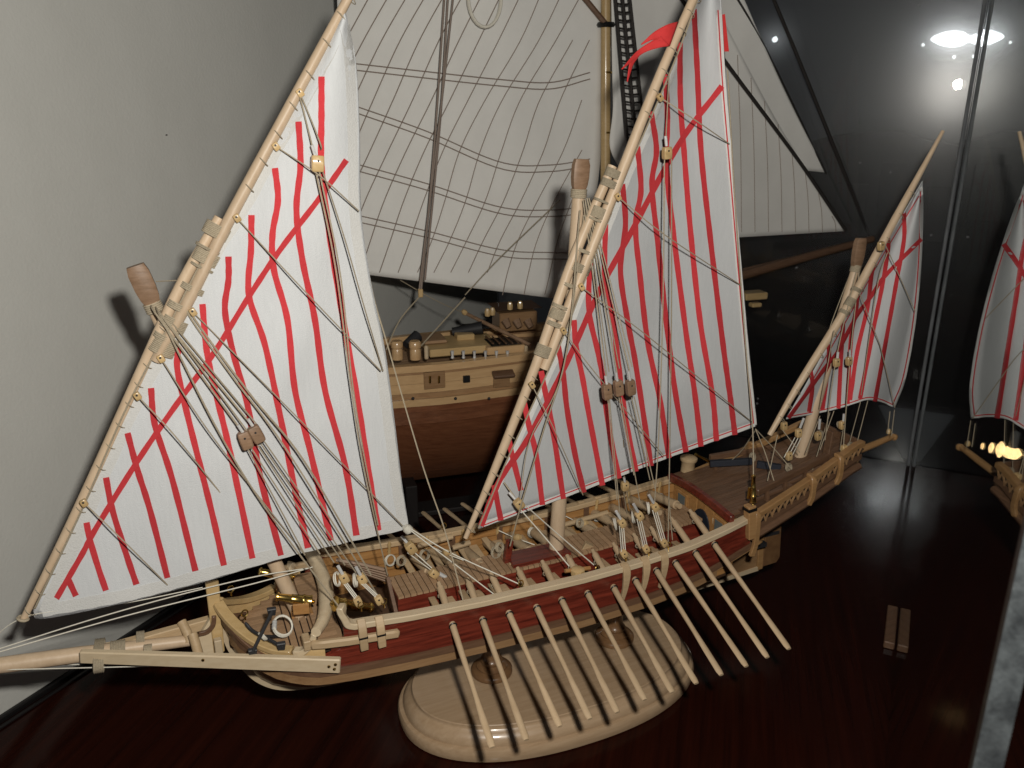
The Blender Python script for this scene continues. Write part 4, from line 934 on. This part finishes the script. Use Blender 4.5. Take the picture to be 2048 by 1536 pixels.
def kstr(side, z0, z1, out, th, name, mt, s0=-1.75, s1=2.42):
    vs = []; fs = []; n = 26
    for s in frange(s0, s1, n):
        y = kb(s)+out; dz = kr(s)-zrail
        for yy, zz in ((y-th, z0), (y, z0), (y, z1), (y-th, z1)): vs.append(kp_(s, side*max(.004, yy), zz+dz))
    for i in range(n):
        k = i*4; fs += [(k+j, k+(j+1) % 4, k+4+(j+1) % 4, k+4+j) for j in range(4)]
    fs += [(3, 2, 1, 0), tuple(4*n+j for j in range(4))]
    return MB().add(vs, fs).build(name, mt, K, 40)
def kz(v): return KP(920, v, near).z
for side in (-1, 1):
    kstr(side, kz(735), kz(722), .035, .09, 'rail_cap', 'cutterwood')
    kstr(side, kz(741), kz(735.5), .012, .03, 'rail_moulding', 'hull')
    for a, c in ((778, 760), (759.5, 741.5)): kstr(side, kz(a), kz(c), .0, .03, 'plank', 'cutterwood')
    kstr(side, kz(789), kz(778.5), .0, .03, 'plank', 'hull')
    kstr(side, kz(803), kz(789.5), .022, .04, 'wale', 'cutterwood')
    for k, (a, c) in enumerate(((815, 803.5), (827, 815.5), (840, 827.5))): kstr(side, kz(a), kz(c), .002-.006*k, .03, 'plank', 'reddish')
    mq = catmull([kp_(s, side*kb(s), kr(s)) for s in (-1.75, -.8, 0, 1.2, 2.4)], 12)
# deck and fittings
poly = [kp_(s, -kb(s)+.04, kz(745)) for s in frange(-1.73, 2.4, 18)]+[kp_(s, kb(s)-.04, kz(745)) for s in reversed(frange(-1.73, 2.4, 18))]
MB().prism(poly, (0, 0, -.03)).build('deck', 'deck', K, 0)
for k in range(11):
    t = -.5+.1*k
    MB().bar(kp_(-1.55, t, kz(745)+.006), kp_(1.6, t, kz(745)+.006), .094, .012).build('deck_plank', 'deck', K, 0)
def kbox(u0, v0, u1, v1, t, dep, name, mt, hgt=None):
    a, c = KP(u0, v1, t), KP(u1, v0, t); s0, z0 = ksz(a); s1, z1 = ksz(c)
    return MB().box(kp_((s0+s1)/2, t+dep/2, (z0+z1)/2), s1-s0, dep, z1-z0, CA, CB).build(name, mt, K, 0, .012)
kbox(860, 689, 1000, 716, -.40, .55, 'skylight', 'yellow'); kbox(915, 668, 950, 686, -.1, .25, 'hatch', 'yellow'); kbox(848, 680, 895, 690, -.2, .35, 'hatch_lid', 'deck')
kbox(975, 690, 1052, 712, -.5, .4, 'grating_frame', 'cutterwood'); kbox(983, 688, 1044, 692, -.46, .32, 'grating', 'black')
for k in range(5): kbox(985+k*13, 685, 989+k*13, 690, -.46, .32, 'grating_bar', 'brown')
for u in (795, 831): MB().lathe([(.06, 0), (.06, .10), (.05, .12), (.065, .13), (.065, .18), (.05, .2)], KP(u, 718, -.52), V((0, 0, 1)), 14).build('bitt', 'cutterwood', K)
for u in (850, 1050): kbox(u, 692, u+7, 720, -.56, .04, 'rail_post', 'cream')
for k in range(6): MB().lathe([(.02, 0), (.012, .03), (.02, .08)], KP(905+k*22, 716, -.56), V((0, 0, 1)), 8).build('belaying_pin', 'whip', K)
kbox(930, 652, 985, 662, .05, .2, 'carronade_slide', 'black'); MB().tube([KP(905, 664, .1), KP(965, 655, .0)], [.05, .075], 10).build('carronade', 'iron', K)
MB().tube([KP(812, 690, -.2), KP(835, 672, -.1)], [.05, .07], 10).build('carronade', 'iron', K)
kbox(1000, 622, 1075, 665, .15, .35, 'deck_house', 'hull'); kbox(994, 615, 1085, 622, .12, .42, 'house_roof', 'brown')
for k in range(3): MB().tube([KP(1010+k*22, 640, .10), KP(1018+k*22, 655, .05)], [.05, .035], 8).build('water_cask', 'block', K)
for (u, v) in ((975, 622), (985, 620), (1020, 609), (1040, 607)): MB().lathe([(.03, 0), (.035, .05), (.02, .09)], KP(u, v+10, .1), V((0, 0, 1)), 8).build('deck_pin', 'yellow', K)
MB().tube([KP(932, 627, .3), KP(1060, 690, -.5)], .022, 8).build('tiller', 'block', K); MB().lathe([(.03, 0), (.035, .03), (.02, .06)], KP(932, 627, .3), V((-.6, 0, .5)), 8).build('tiller_knob', 'yellow', K)
# ports and hull plates
for (u, v, wd, hh, mt) in ((869, 760, 42, 34, 'hull'), (933, 758, 14, 14, 'black'), (1003, 764, 34, 20, 'hull')):
    a = KP(u, v, -.645); MB().box(a, wd*.0054, .03, hh*.0054, CA, CB).build('gun_port', mt, K, 0, .004)
a = KP(1007, 748, -.70); MB().bar(a-CA*.12, a+CA*.12, .12, .035, V((0, -.35, 1))).build('port_lid', 'brown', K, 0, .01)
for u in (860, 878): MB().tube([KP(u, 752, -.69), KP(u, 766, -.69)], .012, 6).build('port_hinge', 'brass', K)
for u in (826, 911, 978): MB().lathe([(.018, 0), (.014, .012), (.004, .018)], KP(u, 797, -.672), -CB, 8).build('bolt_head', 'iron', K)
# cradle
cr = thing('cutter_cradle', kp_(.3, 0, 0), 'dark wooden cradle under the cutter behind the galley', 'stand')
for s in (-.6, 1.1): MB().box(kp_(s, 0, zkeel*.5+.02), .14, .7, zkeel+.12, CA, CB).build('cradle_post', 'darkroom', cr, 0, .01)
MB().box(kp_(.25, 0, .03), 2.4, .3, .06, CA, CB).build('cradle_beam', 'darkroom', cr, 0, .01)
# mast, boom sail
mt0 = KP(1218, 640, 0); mt1 = KP(1212, -260, 0)
MB().tube([V((mt0.x, mt0.y, .9)), mt1], [.062, .05], 12).build('mast', 'yellow', K)
for v in (145, 265): band(KP(1215, v, 0), V((0, 0, 1)), .06, .06, .02, 'mast_band', 'brass', None, 2, K)
MB().ring(KP(1212, 50, 0), V((0, 0, 1)), .075, .03, 12, 6).build('gaff_jaw', 'black', K); MB().tube([KP(1160, -15, -.05), KP(1212, 48, -.05)], .03, 8).build('gaff', 'brown', K)
TS = .06
def sheet(name, edge_l, edge_r, y0, mt, bel, n=40, mm=34):
    l = catmull([V((*q, 0)) for q in edge_l], n); r = catmull([V((*q, 0)) for q in edge_r], n)
    def yy(u, v, k): return y0+bel*math.sin(math.pi*k)+.03*noise.noise(V((u*.008, v*.006, y0)))+.012*noise.noise(V((u*.03, v*.01, 2)))
    rows = [[(lambda q, k: KP(q.x, q.y, yy(q.x, q.y, k)))(lerp(a, c, j/mm), j/mm) for j in range(mm+1)] for a, c in zip(l, r)]
    o = MB().grid(rows).build(name, mt, K, 180, solid=.01)
    def fn(u, v, off):
        a = interp(ptab(edge_l), v); c = interp(ptab(edge_r), v); k = max(0, min(1, (u-a)/(c-a)))
        return KP(u, v, yy(u, v, k)+off)
    return o, fn
big, bf = sheet('mainsail', [(672, -60), (680, 150), (690, 400), (702, 545)], [(1208, -60), (1206, 200), (1190, 400), (1135, 600)], TS, 'oldcloth', -.12)
def bfoot(u): return interp([(690, 545), (760, 556), (900, 583), (1060, 600), (1135, 600)], u)
def seam(px, r, par, fn, name='seam', mt='seam'):
    n = max(8, int((V((*px[0], 0))-V((*px[-1], 0))).length/18)); c = catmull([V((*q, 0)) for q in px], n)
    return MB().tube([fn(p.x, p.y, -.012) for p in c], r, 4).build(name, mt, par)
for k in range(44):
    u0 = 640+k*38; pts = []
    for v in (-40, 80, 200, 300, 400, 480, 545, 590):
        t = (v+40)/600.0
        u = u0 - 330*t + 60*t*t + 9*math.sin(v*.016+k*.55)*(1 if k > 11 else .4)
        hi = interp([(-60, 1204), (200, 1202), (400, 1186), (600, 1135)], v); lo = interp([(-60, 650), (200, 662), (400, 678), (545, 700)], v)
        if lo < u < hi and v < bfoot(u)-3: pts.append((u, v))
    if len(pts) > 1: seam(pts, .0055, big, bf)
for (ya, yb, yc) in ((125, 165, 145), (205, 330, 318), (322, 420, 412), (425, 505, 505)):
    for d in (0, 13):
        seam([(690, ya+d), (850, ya+(yb-ya)*.45+d), (1000, yb-6+d), (1100, yb+d), (1180, yc+d)], .006, big, bf, 'reef_band')
# gaff spar along the head of the mainsail
MB().tube([KP(655, -75, .06), KP(940, -70, .02), KP(1206, -64, 0)], [.03, .04, .045], 10).build('gaff', 'brown', K)
# staysails
js, jf = sheet('stay_sail', [(1222, -60), (1226, 200), (1236, 330), (1420, 478)], [(1395, -60), (1530, 200), (1610, 335), (1692, 462)], -.05, 'oldcloth', .08)
jb, jbf = sheet('jib', [(1300, -80), (1370, 100), (1440, 250), (1500, 330)], [(1455, -80), (1530, 95), (1588, 220), (1652, 345)], .30, 'oldcloth', .08)
for k in range(11):
    u = 1400+k*27; lo = interp([(1400, -40), (1480, 100), (1692, 462)], u); 
    if 470-lo > 30: seam([(u-6, max(lo+8, 60)), (u, (max(lo, 60)+466)/2), (u+2, 464)], .0045, js, jf)
def kline(px, r, mt='darkrope', name='stay'):
    pts = catmull([KP(*q) for q in px], 8*len(px)); return MB().tube(pts, r, 5).build(name, mt, K)
kline([(1216, -230, 0), (1390, 40, -.1)], .022); kline([(1390, 40, -.1), (1470, 150, -.1), (1600, 325, -.1), (1692, 462, -.1)], .022)
kline([(1216, -245, 0), (1535, -30, .3)], .022); kline([(1535, -30, .3), (1610, 150, .3), (1740, 475, .1)], .022); kline([(1440, -60, .3), (1530, 95, .3), (1652, 348, .3)], .012)
MB().tube([KP(1480, 552, 0), KP(1620, 512, 0), KP(1745, 478, 0)], [.06, .055, .045], 10).build('bowsprit', 'brown', K)
MB().tube([KP(1485, 540, 0.1), KP(1600, 512, .1)], .02, 8).build('jib_boom', 'brown', K); kbox(1492, 585, 1537, 602, -.1, .2, 'cathead', 'yellow'); kbox(1505, 606, 1525, 616, -.1, .1, 'cathead_block', 'yellow')
# shrouds with ratlines
rt = MB(); L1 = [(1230, -20, -.35), (1256, 290, -.45)]; R1 = [(1258, -20, -.35), (1292, 290, -.45)]
for f in (0, .5, 1): rt.tube([KP(lerp(L1[0][0], R1[0][0], f), -20, -.35), KP(lerp(L1[1][0], R1[1][0], f), 290, -.45)], .016, 5)
for k in range(19):
    t = k/18; v = lerp(-10, 285, t); a = lerp(L1[0][0], L1[1][0], t); c = lerp(R1[0][0], R1[1][0], t); rt.tube([KP(a, v, -.35-.1*t), KP((a+c)/2, v+3, -.35-.1*t), KP(c, v+1, -.35-.1*t)], .010, 4)
for f in (0, .5, 1): rt.tube([KP(1214, -240, 0), KP(lerp(1230, 1258, f), -20, -.35)], .016, 5)
rt.build('shroud_net', 'darkrope', K)
for q in ([(890, -20, -.25), (868, 300, -.35), (842, 585, -.4)], [(897, -20, -.25), (880, 250, -.35), (850, 560, -.4)], [(908, -20, -.25), (884, 200, -.35), (838, 585, -.4)]): kline(q, .010, 'seam', 'halyard')
kline([(842, 590, -.4), (800, 640, -.5), (772, 700, -.55)], .007, 'line', 'sheet'); kline([(930, 595, -.4), (880, 650, -.5), (842, 692, -.56)], .008, 'line', 'sheet'); kline([(1120, 400, -.3), (1000, 515, -.4), (930, 590, -.4)], .006, 'line', 'sheet'); kline([(800, 560, .1), (870, 600, .1), (930, 627, .3)], .005, 'line', 'sheet')
MB().box(KP(841, 586, -.4), .05, .05, .09, CA, CB).build('sheet_block', 'yellow', K, 0, .008)
mb = MB(); 
for k in range(2): mb.ring(KP(970, -5, -.2)+CB*.02*k, CB, .27, .016, 24, 6, .17)
mb.build('rope_ring', 'whiteline', K)
print('objects', len(D.objects), 'tris', sum(len(o.data.polygons) for o in D.objects if o.type == 'MESH')*2)
